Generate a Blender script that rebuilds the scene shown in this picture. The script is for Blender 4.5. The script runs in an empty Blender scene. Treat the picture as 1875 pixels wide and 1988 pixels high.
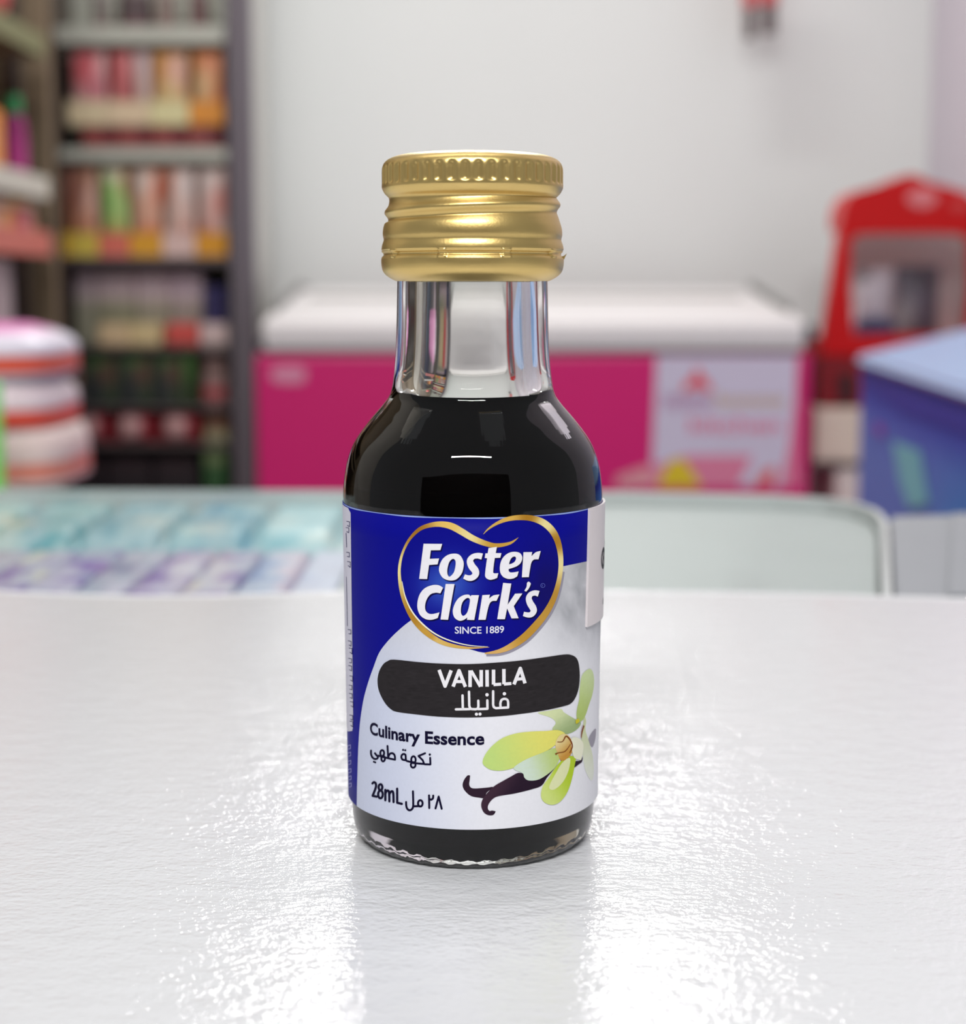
import bpy, bmesh, math, random
from mathutils import Vector, noise
from mathutils.geometry import tessellate_polygon

# ------------------------------------------------------------------ camera
F, CX, CY = 3200.0, 937.5, 994.0          # focal length and centre in pixels of the 1875x1988 frame
PITCH = math.radians(7.72)
TABLE = 0.95                               # height of the counter top
CAM = Vector((0.0, -0.2078, TABLE + 0.0703))
S = bpy.context.scene
COL = S.collection
cd = bpy.data.cameras.new('camera')
cam = bpy.data.objects.new('camera', cd); COL.objects.link(cam)
cd.sensor_fit = 'HORIZONTAL'; cd.sensor_width = 36.0
cd.lens = F / 1875.0 * 36.0
cam.location = CAM
cam.rotation_euler = (math.pi / 2 - PITCH, 0, 0)
cd.clip_start = 0.005
cd.dof.use_dof = True
cd.dof.focus_distance = 0.198
cd.dof.aperture_fstop = 22.5
S.camera = cam

# ------------------------------------------------------------------ light
w = bpy.data.worlds.new('world'); S.world = w; w.use_nodes = True
bgn = w.node_tree.nodes['Background']
bgn.inputs[0].default_value = (0.93, 0.96, 1.0, 1); bgn.inputs[1].default_value = 0.2
S.view_settings.view_transform = 'Standard'
S.view_settings.look = 'None'
S.view_settings.gamma = 1.0
S.view_settings.use_curve_mapping = False
S.view_settings.exposure = 0.22

def area(name, loc, aim, sx, sy, power, color=(1, 1, 1)):
    l = bpy.data.lights.new(name, 'AREA'); l.shape = 'RECTANGLE'; l.size = sx; l.size_y = sy
    l.energy = power; l.color = color
    o = bpy.data.objects.new(name, l); COL.objects.link(o); o.location = loc
    o.rotation_euler = (Vector(aim) - Vector(loc)).to_track_quat('-Z', 'Y').to_euler()
    return o
# fluorescent tubes of the shop: one high above the freezer, one over the counter; the rack fill is added
area('tube_light_back', (0.02, 2.75, 2.50), (0.0, 0.9, 0.4), 0.80, 0.14, 17, (1, 0.99, 0.97))
area('tube_light_counter', (-0.05, -1.5, 2.55), (0.0, 0.1, 1.0), 1.2, 0.06, 36, (1, 0.99, 0.98))
area('rack_fill_light', (-0.25, 0.5, 2.7), (-0.35, 2.9, 1.0), 1.3, 0.12, 15, (1, 0.98, 0.96))  # added fill aimed at the rack, not a tube of the shop

# ------------------------------------------------------------------ pixel helpers
ct, st = math.cos(PITCH), math.sin(PITCH)
def ray(x, y):
    a, b = (x - CX) / F, -(y - CY) / F
    return Vector((a, ct + b * st, -st + b * ct))
def P(x, y, D):
    d = ray(x, y)
    return CAM + d * (D / d.y)
def proj(p):
    q = Vector(p) - CAM
    dep = q.y * ct - q.z * st
    return CX + F * q.x / dep, CY - F * (q.y * st + q.z * ct) / dep
def Z(y, D): return P(CX, y, D).z
def X(x, y, D): return P(x, y, D).x
def on_plane(x, y, z):
    d = ray(x, y); return CAM + d * ((z - CAM.z) / d.z)
Y0 = CAM.y                                  # world Y = D + Y0

def lin(c):
    return tuple((v / 255 / 12.92 if v / 255 <= 0.04045 else ((v / 255 + 0.055) / 1.055) ** 2.4) for v in c)
BG = 1.5
def gain_lin(c, g):
    c = lin(c); k = min(g, max(1.0, 0.78 / max(c))) if max(c) > 0 else g
    return tuple(v * k for v in c)
def lerp(a, b, t): return tuple(a[i] + (b[i] - a[i]) * t for i in range(3))
def sm(t): t = max(0.0, min(1.0, t)); return t * t * (3 - 2 * t)

# ------------------------------------------------------------------ materials
MATS = {}
def mat(name, rgb=None, rough=0.5, metal=0.0, spec=0.5, attr=None, var=0.06, vscale=30.0, bump=0.0, bscale=200.0, coat=0.0, gain=1.0):
    if name in MATS: return MATS[name]
    m = bpy.data.materials.new(name); m.use_nodes = True
    nt = m.node_tree; b = nt.nodes['Principled BSDF']
    tc = nt.nodes.new('ShaderNodeTexCoord')
    if attr:
        src = nt.nodes.new('ShaderNodeAttribute'); src.attribute_name = attr; out = src.outputs['Color']
    else:
        src = nt.nodes.new('ShaderNodeRGB'); src.outputs[0].default_value = (*[v * gain for v in lin(rgb)], 1); out = src.outputs[0]
    if var > 0:
        n = nt.nodes.new('ShaderNodeTexNoise'); n.inputs['Scale'].default_value = vscale; n.inputs['Detail'].default_value = 3
        nt.links.new(tc.outputs['Object'], n.inputs['Vector'])
        mr = nt.nodes.new('ShaderNodeMapRange'); mr.inputs['To Min'].default_value = 1 - var; mr.inputs['To Max'].default_value = 1 + var
        nt.links.new(n.outputs['Fac'], mr.inputs['Value'])
        mx = nt.nodes.new('ShaderNodeVectorMath'); mx.operation = 'SCALE'
        nt.links.new(out, mx.inputs[0]); nt.links.new(mr.outputs[0], mx.inputs['Scale']); out = mx.outputs[0]
    nt.links.new(out, b.inputs['Base Color'])
    b.inputs['Roughness'].default_value = rough; b.inputs['Metallic'].default_value = metal
    b.inputs['Specular IOR Level'].default_value = spec; b.inputs['Coat Weight'].default_value = coat
    if bump > 0:
        n2 = nt.nodes.new('ShaderNodeTexNoise'); n2.inputs['Scale'].default_value = bscale; n2.inputs['Detail'].default_value = 4
        nt.links.new(tc.outputs['Object'], n2.inputs['Vector'])
        bp = nt.nodes.new('ShaderNodeBump'); bp.inputs['Strength'].default_value = bump; bp.inputs['Distance'].default_value = 0.001
        nt.links.new(n2.outputs['Fac'], bp.inputs['Height']); nt.links.new(bp.outputs[0], b.inputs['Normal'])
    MATS[name] = m
    return m

def pane_mat(name, tint, mirror=0.9, rough=0.0):
    m = bpy.data.materials.new(name); m.use_nodes = True; nt = m.node_tree
    nt.nodes.remove(nt.nodes['Principled BSDF'])
    lw = nt.nodes.new('ShaderNodeLayerWeight'); lw.inputs[0].default_value = 0.5
    pw = nt.nodes.new('ShaderNodeMath'); pw.operation = 'POWER'; pw.inputs[1].default_value = 5
    nt.links.new(lw.outputs['Facing'], pw.inputs[0])
    fr = nt.nodes.new('ShaderNodeMath'); fr.operation = 'MULTIPLY_ADD'; fr.inputs[1].default_value = mirror; fr.inputs[2].default_value = 0.02
    nt.links.new(pw.outputs[0], fr.inputs[0])
    tr = nt.nodes.new('ShaderNodeBsdfTransparent'); tr.inputs[0].default_value = (*tint, 1)
    gl = nt.nodes.new('ShaderNodeBsdfGlossy'); gl.inputs['Roughness'].default_value = rough; gl.inputs[0].default_value = (0.95, 1.0, 0.98, 1)
    mx = nt.nodes.new('ShaderNodeMixShader')
    nt.links.new(fr.outputs[0], mx.inputs[0]); nt.links.new(tr.outputs[0], mx.inputs[1]); nt.links.new(gl.outputs[0], mx.inputs[2])
    nt.links.new(mx.outputs[0], nt.nodes['Material Output'].inputs[0])
    MATS[name] = m
    return m

PRINT = mat('printed_pack', attr='Col', rough=0.38, spec=0.4, var=0.05, vscale=60)
LABELPRINT = mat('label_print', attr='Col', rough=0.5, spec=0.06, var=0.035, vscale=2500)

# ------------------------------------------------------------------ object helpers
def tag(o, label=None, cat=None, group=None, kind=None):
    if label: o['label'] = label
    if cat: o['category'] = cat
    if group: o['group'] = group
    if kind: o['kind'] = kind
    return o
def obj(name, me, parent=None, m=None):
    o = bpy.data.objects.new(name, me); COL.objects.link(o)
    if m is not None: me.materials.clear(); me.materials.append(m)
    if parent is not None: o.parent = parent
    return o
def empty(name, loc):
    o = bpy.data.objects.new(name, None); COL.objects.link(o); o.location = loc
    o.empty_display_size = 0.02
    return o
def mesh(name, verts, faces, smooth=True):
    me = bpy.data.meshes.new(name); me.from_pydata([tuple(v) for v in verts], [], faces); me.update()
    if smooth: me.polygons.foreach_set('use_smooth', [True] * len(me.polygons))
    return me
def bm_mesh(name, bm, smooth=False):
    me = bpy.data.meshes.new(name); bmesh.ops.recalc_face_normals(bm, faces=bm.faces[:]); bm.to_mesh(me); bm.free()
    if smooth: me.polygons.foreach_set('use_smooth', [True] * len(me.polygons))
    return me
def paint(me, fn, gain=1.0):
    a = me.color_attributes.new('Col', 'FLOAT_COLOR', 'POINT')
    for i, v in enumerate(me.vertices):
        a.data[i].color = (*gain_lin(fn(v.co), gain), 1)
def boxbm(bm, x0, x1, y0, y1, z0, z1, bev=0.0, seg=2):
    r = bmesh.ops.create_cube(bm, size=1.0)
    vs = r['verts']
    for v in vs:
        v.co = Vector(((x0 + x1) / 2 + v.co.x * (x1 - x0), (y0 + y1) / 2 + v.co.y * (y1 - y0), (z0 + z1) / 2 + v.co.z * (z1 - z0)))
    if bev > 0:
        es = list({e for v in vs for e in v.link_edges})
        bmesh.ops.bevel(bm, geom=es, offset=bev, segments=seg, affect='EDGES', profile=0.6)
def box(name, x0, x1, y0, y1, z0, z1, m, parent=None, bev=0.0):
    bm = bmesh.new(); boxbm(bm, x0, x1, y0, y1, z0, z1, bev)
    o = obj(name, bm_mesh(name, bm), None, m)
    if parent is not None: attach(o, parent)
    return o
def attach(o, parent):
    """child whose mesh is given in world coordinates (parents carry a location only)"""
    off = Vector((0, 0, 0)); p = parent
    while p is not None: off += p.location; p = p.parent
    o.data.transform(__import__('mathutils').Matrix.Translation(-off)); o.parent = parent
    return o
def rebase(o, base):
    """top-level mesh given in world coordinates: move its origin to base"""
    o.data.transform(__import__('mathutils').Matrix.Translation(-Vector(base))); o.location = base
    return o
def struct(o): o['kind'] = 'structure'; return o

# ================================================================== THE ROOM
WALL_D = 3.5
WX1 = X(1797, 400, WALL_D)
wallm = mat('painted_wall', (226, 229, 227), rough=0.75, spec=0.2, var=0.02, vscale=3, bump=0.05, bscale=60)
wallr = mat('painted_side_wall', (214, 206, 216), rough=0.8, spec=0.2, var=0.02, vscale=3)
struct(box('wall_back', -2.2, WX1 + 0.1, WALL_D + Y0, WALL_D + Y0 + 0.12, 0, 2.9, wallm))
struct(box('wall_right', WX1, WX1 + 0.12, 0.3, WALL_D + Y0, 0, 2.9, wallr))
struct(box('front_light_blocker', -1.62, WX1 + 0.12, -1.72, -1.6, 0, 1.75, mat('light_blocker_dark', (58, 55, 54), rough=0.8)))  # unseen, added behind the camera to block low world light from the bottle
struct(box('wall_left', -1.62, -1.5, 0.3, WALL_D + Y0, 0, 2.9, mat('left_wall_paint', (200, 196, 186), rough=0.8, spec=0.2)))
struct(box('floor', -1.62, WX1 + 0.12, -1.72, WALL_D + Y0 + 0.12, -0.1, 0.0, mat('floor_tile', (120, 116, 110), rough=0.4)))
struct(box('ceiling', -1.62, WX1 + 0.12, 0.3, WALL_D + Y0 + 0.12, 2.9, 3.0, mat('ceiling_paint', (225, 225, 222), rough=0.8)))

# ================================================================== COUNTER
GT = TABLE - 0.0006                           # glass top surface
cr = empty('glass_counter', (0.0, 0.1, 0.0))
tag(cr, 'pale green glass topped shop counter under the white sheet', 'counter')
DF = (on_plane(400, 946, GT) - CAM).y + Y0     # far edge (world Y)
GXR = on_plane(1700, 1180, GT).x
ENDN = on_plane(1712, 1290, GT); ENDF = on_plane(1708, 1040, GT)
def glass_outline():
    yl = on_plane(0, 950, GT).y; yr = on_plane(1180, 955, GT).y
    pts = [(-0.55, -0.30), (ENDN.x, -0.30), (ENDN.x, ENDN.y), (ENDF.x, ENDF.y)]
    for q in ((1706, 1010), (1698, 996), (1682, 985), (1650, 975), (1600, 967), (1500, 961)): pts.append(tuple(on_plane(*q, GT))[:2])
    pts += [(0.05, yr), (-0.10, (yl + yr) / 2), (-0.20, yl), (-0.55, yl)]
    return pts
def prism(name, pts, z0, z1, m, bev=0.0):
    bm = bmesh.new()
    lo = [bm.verts.new((x, y, z0)) for x, y in pts]; hi = [bm.verts.new((x, y, z1)) for x, y in pts]
    bm.faces.new(lo[::-1]); bm.faces.new(hi)
    n = len(pts)
    for i in range(n): bm.faces.new((lo[i], lo[(i + 1) % n], hi[(i + 1) % n], hi[i]))
    if bev > 0:
        bmesh.ops.bevel(bm, geom=[e for e in bm.edges if abs(e.verts[0].co.z - e.verts[1].co.z) < 1e-7], offset=bev, segments=2, affect='EDGES')
    return obj(name, bm_mesh(name, bm), None, m)
gp = prism('glass_top', glass_outline(), GT - 0.004, GT, pane_mat('counter_glass', (0.975, 0.988, 0.984), 0.30, 0.08), 0.0012)
attach(gp, cr)
def far_trim():
    far = glass_outline()[2:]
    path = cr_lite(far)
    L_, R_ = [], []
    for i, p in enumerate(path):
        a = path[max(0, i - 1)]; b = path[min(len(path) - 1, i + 1)]
        d = Vector((b[0] - a[0], b[1] - a[1])).normalized(); n = Vector((d.y, -d.x))
        if n.dot(Vector((p[0] - 0.03, p[1] - 0.15))) < 0: n = -n
        L_.append((p[0] + n.x * 0.0004, p[1] + n.y * 0.0004)); R_.append((p[0] + n.x * 0.0026, p[1] + n.y * 0.0026))
    return L_ + R_[::-1]
def cr_lite(p): return list(p)
attach(prism('far_edge_trim', far_trim(), GT - 0.06, GT - 0.0002, mat('edge_trim_white', (190, 194, 194), rough=0.4)), cr)
lam = mat('white_laminate', (214, 226, 222), rough=0.5, var=0.03)
alu = mat('aluminium_trim', (146, 150, 156), rough=0.5, metal=0.1, var=0.03)
FARY = on_plane(0, 952, GT).y
attach(box('display_shelf', -0.55, GXR - 0.002, -0.28, FARY - 0.012, GT - 0.075, GT - 0.060, lam), cr)
attach(box('front_panel', -0.55, GXR - 0.002, -0.30, -0.285, 0.0, GT - 0.0045, lam), cr)
attach(box('back_panel', -0.55, GXR - 0.03, FARY - 0.034, FARY - 0.022, 0.0, GT - 0.0755, lam), cr)
attach(box('side_panel', -0.55, -0.54, -0.28, FARY - 0.036, 0.0, GT - 0.0755, lam), cr)
def end_pts(g, back=0.0):
    f = [on_plane(1708 + g, 1040, GT), on_plane(1706 + g, 1010, GT), on_plane(1700 + g, 994, GT)]
    fr = on_plane(1960, 990, GT)
    return [(ENDN.x + 0.0033, -0.30), (0.62, -0.30), (0.62, fr.y - back), (fr.x, fr.y - back)] + [(p.x, p.y - back) for p in reversed(f)] + [(ENDN.x + 0.0033, ENDN.y)]
attach(prism('metal_end_top', end_pts(24), GT - 0.03, GT - 0.0012, alu, 0.0015), cr)
attach(prism('metal_end_body', end_pts(30, 0.004), 0.0, GT - 0.0305, alu), cr)
rib_y0 = on_plane(1850, 1150, GT).y
attach(prism('metal_end_rib', [tuple(on_plane(*q, GT))[:2] for q in ((1842, 1158), (1900, 1158), (1900, 1000), (1850, 1000))], GT - 0.0012, GT + 0.0006, alu), cr)

# packets lying under the glass, left of the bottle
random.seed(4)
def flat_pack(name, label, cat, group, px, py0, py1, wpx, cols, seed, rot=0.0):
    zt = GT - 0.0046
    a = on_plane(px, py1, zt); b = on_plane(px + wpx, py1, zt); c = on_plane(px, py0, zt)
    W, L = (b.x - a.x), (c.y - a.y)
    n, m_ = 18, 18
    vs, fs = [], []
    for j in range(m_ + 1):
        for i in range(n + 1):
            s, t = i / n, j / m_
            e = min(1, 6 * min(t, 1 - t)) ** 0.5 * min(1, 9 * min(s, 1 - s)) ** 0.5
            vs.append(((s - 0.5) * W, (t - 0.5) * L, 0.0005 + 0.0085 * e))
    for j in range(m_):
        for i in range(n):
            k = j * (n + 1) + i; fs.append((k, k + 1, k + n + 2, k + n + 1))
    nt_ = len(vs)
    vs += [(x, y, 0.0) for x, y, z in vs]
    fs += [tuple(nt_ + q for q in reversed(f)) for f in list(fs)]
    def edge(lst):
        for p, q in zip(lst[:-1], lst[1:]): fs.append((p, q, q + nt_, p + nt_))
    edge([j * (n + 1) for j in range(m_, -1, -1)]); edge([i for i in range(n + 1)])
    edge([j * (n + 1) + n for j in range(m_ + 1)]); edge([m_ * (n + 1) + i for i in range(n, -1, -1)])
    me = mesh(name, vs, fs)
    def col(co):
        q = noise.noise(Vector((co.x * 120 + seed * 7, co.y * 90, seed)))
        r = noise.noise(Vector((co.x * 60 + seed * 3, co.y * 50, seed + 9)))
        c_ = cols[0] if q < 0.02 else lerp(cols[0], cols[1], min(1, (q - 0.02) * 4))
        return lerp(c_, cols[2], sm((r - 0.1) * 3))
    paint(me, col)
    o = obj(name, me, None, PRINT)
    o.location = ((a.x + b.x) / 2, (a.y + c.y) / 2, zt - 0.0095); o.rotation_euler.z = rot
    tag(o, label, cat, group)
    return o
# a low riser holds them just below the pane; a pale board fills the rest of the case
YS = FARY - 0.013
def inset(pts, cx, cy, d):
    out = []
    for x, y in pts:
        v = Vector((cx - x, cy - y)); l = v.length; v = v / l * d if l > 0 else v; out.append((x + v.x, y + v.y))
    return out
SPL = on_plane(655, 1100, GT).x
riser = box('display_riser', -0.45, SPL - 0.001, -0.05, YS, GT - 0.0598, GT - 0.0146, mat('riser_white', (226, 240, 238), rough=0.5))
tag(rebase(riser, (-0.15, 0.2, GT - 0.0598)), 'low pale riser under the counter glass holding flat packets', 'riser')
go = glass_outline()
right = [p for p in go if p[0] > SPL and p[1] > -0.05]
bpts = [(SPL + 0.001, -0.05), (ENDN.x - 0.0012, -0.05)] + inset(right, 0.03, 0.2, 0.0012) + [(SPL + 0.001, YS)]
board = prism('display_board', bpts, GT - 0.0598, GT - 0.0048, mat('display_board_white', (176, 181, 181), rough=0.5))
tag(rebase(board, (0.05, 0.2, GT - 0.0598)), 'pale greenish grey board under the counter glass, right of the packets', 'board')
lav = [((205, 200, 224), (140, 110, 190), (160, 180, 205)), ((176, 186, 206), (205, 205, 224), (120, 130, 170)), ((196, 190, 218), (120, 90, 175), (222, 224, 236)),
       ((206, 206, 222), (150, 130, 190), (226, 222, 210)), ((190, 200, 222), (140, 160, 205), (214, 190, 210)), ((196, 196, 220), (205, 208, 232), (170, 176, 214))]
lav = lav[:2] + [lav[3], lav[0]] + lav[1:]
names_l = ['lavender packet with violet blotches under the glass, leftmost of the lavender row', 'grey-blue packet under the glass, second from left in the lavender row',
           'whitish packet with a cream patch under the glass, third from left in the lavender row', 'lavender and violet packet under the glass, fourth from left in the lavender row',
           'grey-blue flecked packet under the glass, fifth from left in the lavender row', 'pale lavender packet with dark violet flecks under the glass, sixth from left',
           'whitish lavender packet under the glass, seventh from left in the lavender row', 'blue-flecked lavender packet under the glass, second nearest the bottle', 'plain lavender packet under the glass nearest the bottle']
for i in range(9):
    flat_pack('printed_packet', names_l[i], 'packet', 'lavender packets under the counter glass', -394 + i * 114, 1046, 1200, 113, lav[i], i + 1)
teal = [((176, 212, 210), (110, 180, 180), (206, 216, 200)), ((170, 206, 210), (110, 176, 186), (200, 216, 200)), ((160, 198, 208), (96, 164, 184), (190, 212, 214)), ((150, 196, 210), (84, 160, 190), (186, 210, 212)), ((172, 210, 216), (120, 186, 200), (206, 224, 222))]
names_t = ['green-teal packet under the glass, leftmost of the teal row', 'teal packet under the glass, second from left in the teal row', 'blue-teal packet under the glass, middle of the teal row', 'deep teal packet under the glass, fourth of the teal row', 'pale aqua packet under the glass, nearest the bottle in the teal row']
for i in range(5):
    flat_pack('printed_packet', names_t[i], 'packet', 'teal packets under the counter glass', -212 + i * 172, 962, 1038, 168, teal[i], i + 11)

# the white glossy sheet
def sheet():
    ny, nx = 90, 120
    x0, x1 = -0.42, 0.42
    vs, fs = [], []
    for j in range(ny + 1):
        for i in range(nx + 1):
            s, t = i / nx, (j / ny) ** 0.7
            x = x0 + (x1 - x0) * s
            far = on_plane(CX + x / 0.379 * F, 1152 + (8 * sm((x - 0.02) / 0.1)) + 3 * math.sin(x * 60), TABLE).y
            near = -0.30
            y = near + (far - near) * t
            lift = 0.0012 * sm((t - 0.86) / 0.14) * (0.5 + 0.5 * math.sin(x * 38 + 1.0)) + 0.0001 * math.sin(x * 20) * sm((t - .8) / .2)
            if abs(x) < 0.03 and abs(y) < 0.03: lift = 0
            vs.append((x, y, lift))
    for j in range(ny):
        for i in range(nx):
            k = j * (nx + 1) + i; fs.append((k, k + 1, k + nx + 2, k + nx + 1))
    nt_ = len(vs); vs += [(x, y, z - 0.00045) for x, y, z in vs]
    fs += [tuple(nt_ + q for q in reversed(f)) for f in list(fs)]
    def edge(lst):
        for p, q in zip(lst[:-1], lst[1:]): fs.append((q, p, p + nt_, q + nt_))
    edge([j * (nx + 1) for j in range(ny + 1)]); edge(list(range(nx, -1, -1)))
    edge([j * (nx + 1) + nx for j in range(ny, -1, -1)]); edge([ny * (nx + 1) + i for i in range(nx + 1)])
    return mesh('white_sheet', vs, fs)
def sheet_mat():
    m = bpy.data.materials.new('glossy_white_sheet'); m.use_nodes = True; nt = m.node_tree
    b = nt.nodes['Principled BSDF']
    b.inputs['Base Color'].default_value = (0.745, 0.755, 0.775, 1)
    b.inputs['Roughness'].default_value = 0.055; b.inputs['Specular IOR Level'].default_value = 0.5
    tc = nt.nodes.new('ShaderNodeTexCoord')
    prev = None
    for sc, (sx, sy), amp in ((1.0, (900, 1250), 1.0), (1.0, (170, 300), 1.6)):
        mp = nt.nodes.new('ShaderNodeMapping'); mp.inputs['Scale'].default_value = (sx, sy, 1)
        mp.inputs['Rotation'].default_value = (0, 0, 0.06)
        n = nt.nodes.new('ShaderNodeTexNoise'); n.inputs['Scale'].default_value = sc; n.inputs['Detail'].default_value = 2.5; n.inputs['Roughness'].default_value = 0.55
        nt.links.new(tc.outputs['Object'], mp.inputs[0]); nt.links.new(mp.outputs[0], n.inputs['Vector'])
        mu = nt.nodes.new('ShaderNodeMath'); mu.operation = 'MULTIPLY'; mu.inputs[1].default_value = amp
        nt.links.new(n.outputs['Fac'], mu.inputs[0])
        if prev is None: prev = mu
        else:
            ad = nt.nodes.new('ShaderNodeMath'); ad.operation = 'ADD'
            nt.links.new(prev.outputs[0], ad.inputs[0]); nt.links.new(mu.outputs[0], ad.inputs[1]); prev = ad
    bp = nt.nodes.new('ShaderNodeBump'); bp.inputs['Strength'].default_value = 1.0; bp.inputs['Distance'].default_value = 0.000125
    nt.links.new(prev.outputs[0], bp.inputs['Height']); nt.links.new(bp.outputs[0], b.inputs['Normal'])
    return m
so = obj('white_sheet', sheet(), None, sheet_mat()); so.location = (0, 0, TABLE)
tag(so, 'glossy white sheet with fine grain lying on the counter under the bottle', 'sheet')

# ================================================================== THE BOTTLE
BX = (917.5 - CX) / F * 0.2085
bottle = empty('essence_bottle', (BX, 0, TABLE))
tag(bottle, 'small glass bottle of dark vanilla essence with gold screw cap', 'bottle')
def prof(hw, y):
    """silhouette half width and row -> radius and height above the table"""
    p = P(CX, y, -Y0); dep = (p - CAM).dot(Vector((0, ct, -st)))
    return hw * dep / F, p.z - TABLE
def cr_spline(pts, n=6):
    out = []
    for i in range(len(pts) - 1):
        p0 = pts[max(0, i - 1)]; p1 = pts[i]; p2 = pts[i + 1]; p3 = pts[min(len(pts) - 1, i + 2)]
        for k in range(n):
            t = k / n
            out.append(tuple(0.5 * ((2 * p1[d]) + (-p0[d] + p2[d]) * t + (2 * p0[d] - 5 * p1[d] + 4 * p2[d] - p3[d]) * t * t + (-p0[d] + 3 * p1[d] - 3 * p2[d] + p3[d]) * t ** 3) for d in range(len(p1))))
    out.append(tuple(pts[-1])); return out
def lathe(name, pf, seg, radial=None, close=False):
    """pf: list of (r, z); closed rings, poles where r == 0; radial(theta, k, r, z) may move a vertex"""
    vs, fs, rows = [], [], []
    for k, (r, z) in enumerate(pf):
        if r < 1e-7:
            rows.append([len(vs)]); vs.append((0, 0, z)); continue
        row = []
        for i in range(seg):
            a = 2 * math.pi * i / seg
            rr, zz = (r, z) if radial is None else radial(a, k, r, z)
            row.append(len(vs)); vs.append((rr * math.sin(a), -rr * math.cos(a), zz))
        rows.append(row)
    pairs = list(zip(rows[:-1], rows[1:])) + ([(rows[-1], rows[0])] if close else [])
    for A, B in pairs:
        for i in range(seg):
            j = (i + 1) % seg
            if len(A) == 1 and len(B) == 1: continue
            if len(A) == 1: fs.append((A[0], B[j], B[i]))
            elif len(B) == 1: fs.append((A[i], A[j], B[0]))
            else: fs.append((A[i], A[j], B[j], B[i]))
    return mesh(name, vs, fs)

R_TOP, Z_LT = prof(252, 976)
Z_LB = (on_plane(918, 1612, TABLE) and 0.0057)
R_LT, R_LB = 0.01648, 0.01618                # label radius top and bottom
Z_LT = 0.0437
def label_r(z): return R_LB + (R_LT - R_LB) * (z - Z_LB) / (Z_LT - Z_LB)

# --- glass: outer skin up, inner skin down, one closed wall
outer = [(0.0, 0.0009), (0.009, 0.0006), (0.0125, 0.0002), (0.0137, 0.0), (0.0146, 0.0004), (0.01535, 0.0017), (0.01565, 0.0036), (0.01573, 0.0057), (0.0159, 0.012), (0.0161, 0.025), (0.01625, 0.038), prof(251, 962)]
sh = [prof(249, 931), prof(242.5, 893), prof(228, 856), prof(202, 819), prof(171.5, 783), prof(159, 763), prof(153.5, 735), prof(150, 700), prof(147.5, 640), prof(146, 560), prof(145, 500), prof(143, 440)]
ZN = prof(1, 330)[1]
outer_s = cr_spline(outer[:8], 3)[:-1] + outer[7:11] + cr_spline([outer[11]] + sh, 6) + [(0.0090, ZN - 0.0006), (0.0086, ZN)]
zl = [prof(1, y)[1] for y in (962, 931, 893, 856, 819, 783, 763, 735, 700, 640, 560, 440)]
inner = [(0.0062, ZN), (0.0060, ZN - 0.0008), (0.0061, zl[11]), (0.0063, zl[10]), (0.0064, zl[9]), (0.0066, zl[8]), (0.0069, zl[7]), (0.0075, zl[6]), (0.0084, zl[5]), (0.0103, zl[4]), (0.0121, zl[3]), (0.0134, zl[2]), (0.0141, zl[1]), (0.0143, zl[0]),
         (0.0142, 0.03), (0.0141, 0.012), (0.0140, 0.0058), (0.0134, 0.0034), (0.0112, 0.0023), (0.006, 0.0020), (0.0, 0.0022)]
inner_s = [inner[0]] + cr_spline(inner[1:], 4)
def base_bumps(a, k, r, z):
    if z < 0.0012 and 0.0118 < r < 0.0152:    # stippled bearing ring
        return r + 0.00012 * math.sin(a * 46), z + (0.00022 if z < 0.0009 else 0.0001) * (0.5 + 0.5 * math.sin(a * 46 + 0.4))
    if 0.048 < z and r > 0.0075:              # hand-feel unevenness of the moulded neck
        return r + 0.00002 * math.sin(a * 7), z
    return r, z
glass = obj('glass_body', lathe('glass_body', outer_s + inner_s, 192, base_bumps), bottle)
gm = bpy.data.materials.new('clear_bottle_glass'); gm.use_nodes = True
gb = gm.node_tree.nodes['Principled BSDF']
gb.inputs['Base Color'].default_value = (0.97, 0.985, 0.97, 1); gb.inputs['Roughness'].default_value = 0.0
gb.inputs['Transmission Weight'].default_value = 1.0; gb.inputs['IOR'].default_value = 1.5
gn = gm.node_tree.nodes.new('ShaderNodeTexNoise'); gn.inputs['Scale'].default_value = 260
gtc = gm.node_tree.nodes.new('ShaderNodeTexCoord'); gbp = gm.node_tree.nodes.new('ShaderNodeBump')
gbp.inputs['Strength'].default_value = 0.006; gbp.inputs['Distance'].default_value = 0.0006
gm.node_tree.links.new(gtc.outputs['Object'], gn.inputs['Vector']); gm.node_tree.links.new(gn.outputs['Fac'], gbp.inputs['Height']); gm.node_tree.links.new(gbp.outputs[0], gb.inputs['Normal'])
glass.data.materials.append(gm)

# --- liquid: reaches a hair into the wall, flat top with a meniscus
ZL = prof(1, 773)[1] - 0.0003
def inner_r(z):
    for (r1, z1), (r2, z2) in zip(inner_s[:-1], inner_s[1:]):
        if z2 <= z <= z1 and z1 > z2: return r1 + (r2 - r1) * (z1 - z) / (z1 - z2)
    return inner_s[-1][0]
lq = [(0.0, 0.00212)] + [(r + 0.00006, z - (0.00006 if r < 0.0135 else 0)) for r, z in reversed(inner_s[:-1]) if z < ZL - 0.0002]
lq += [(inner_r(ZL + 0.0006) + 0.00005, ZL + 0.0006), (inner_r(ZL) - 0.0004, ZL + 0.00018), (inner_r(ZL) - 0.0012, ZL), (0.003, ZL), (0.0, ZL)]
liq = obj('dark_essence', lathe('dark_essence', lq, 160), bottle, mat('dark_essence', (8, 5, 5), rough=0.03, spec=0.0, var=0.0))
tag(liq, 'black-brown liquid filling the bottle to the neck')

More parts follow.
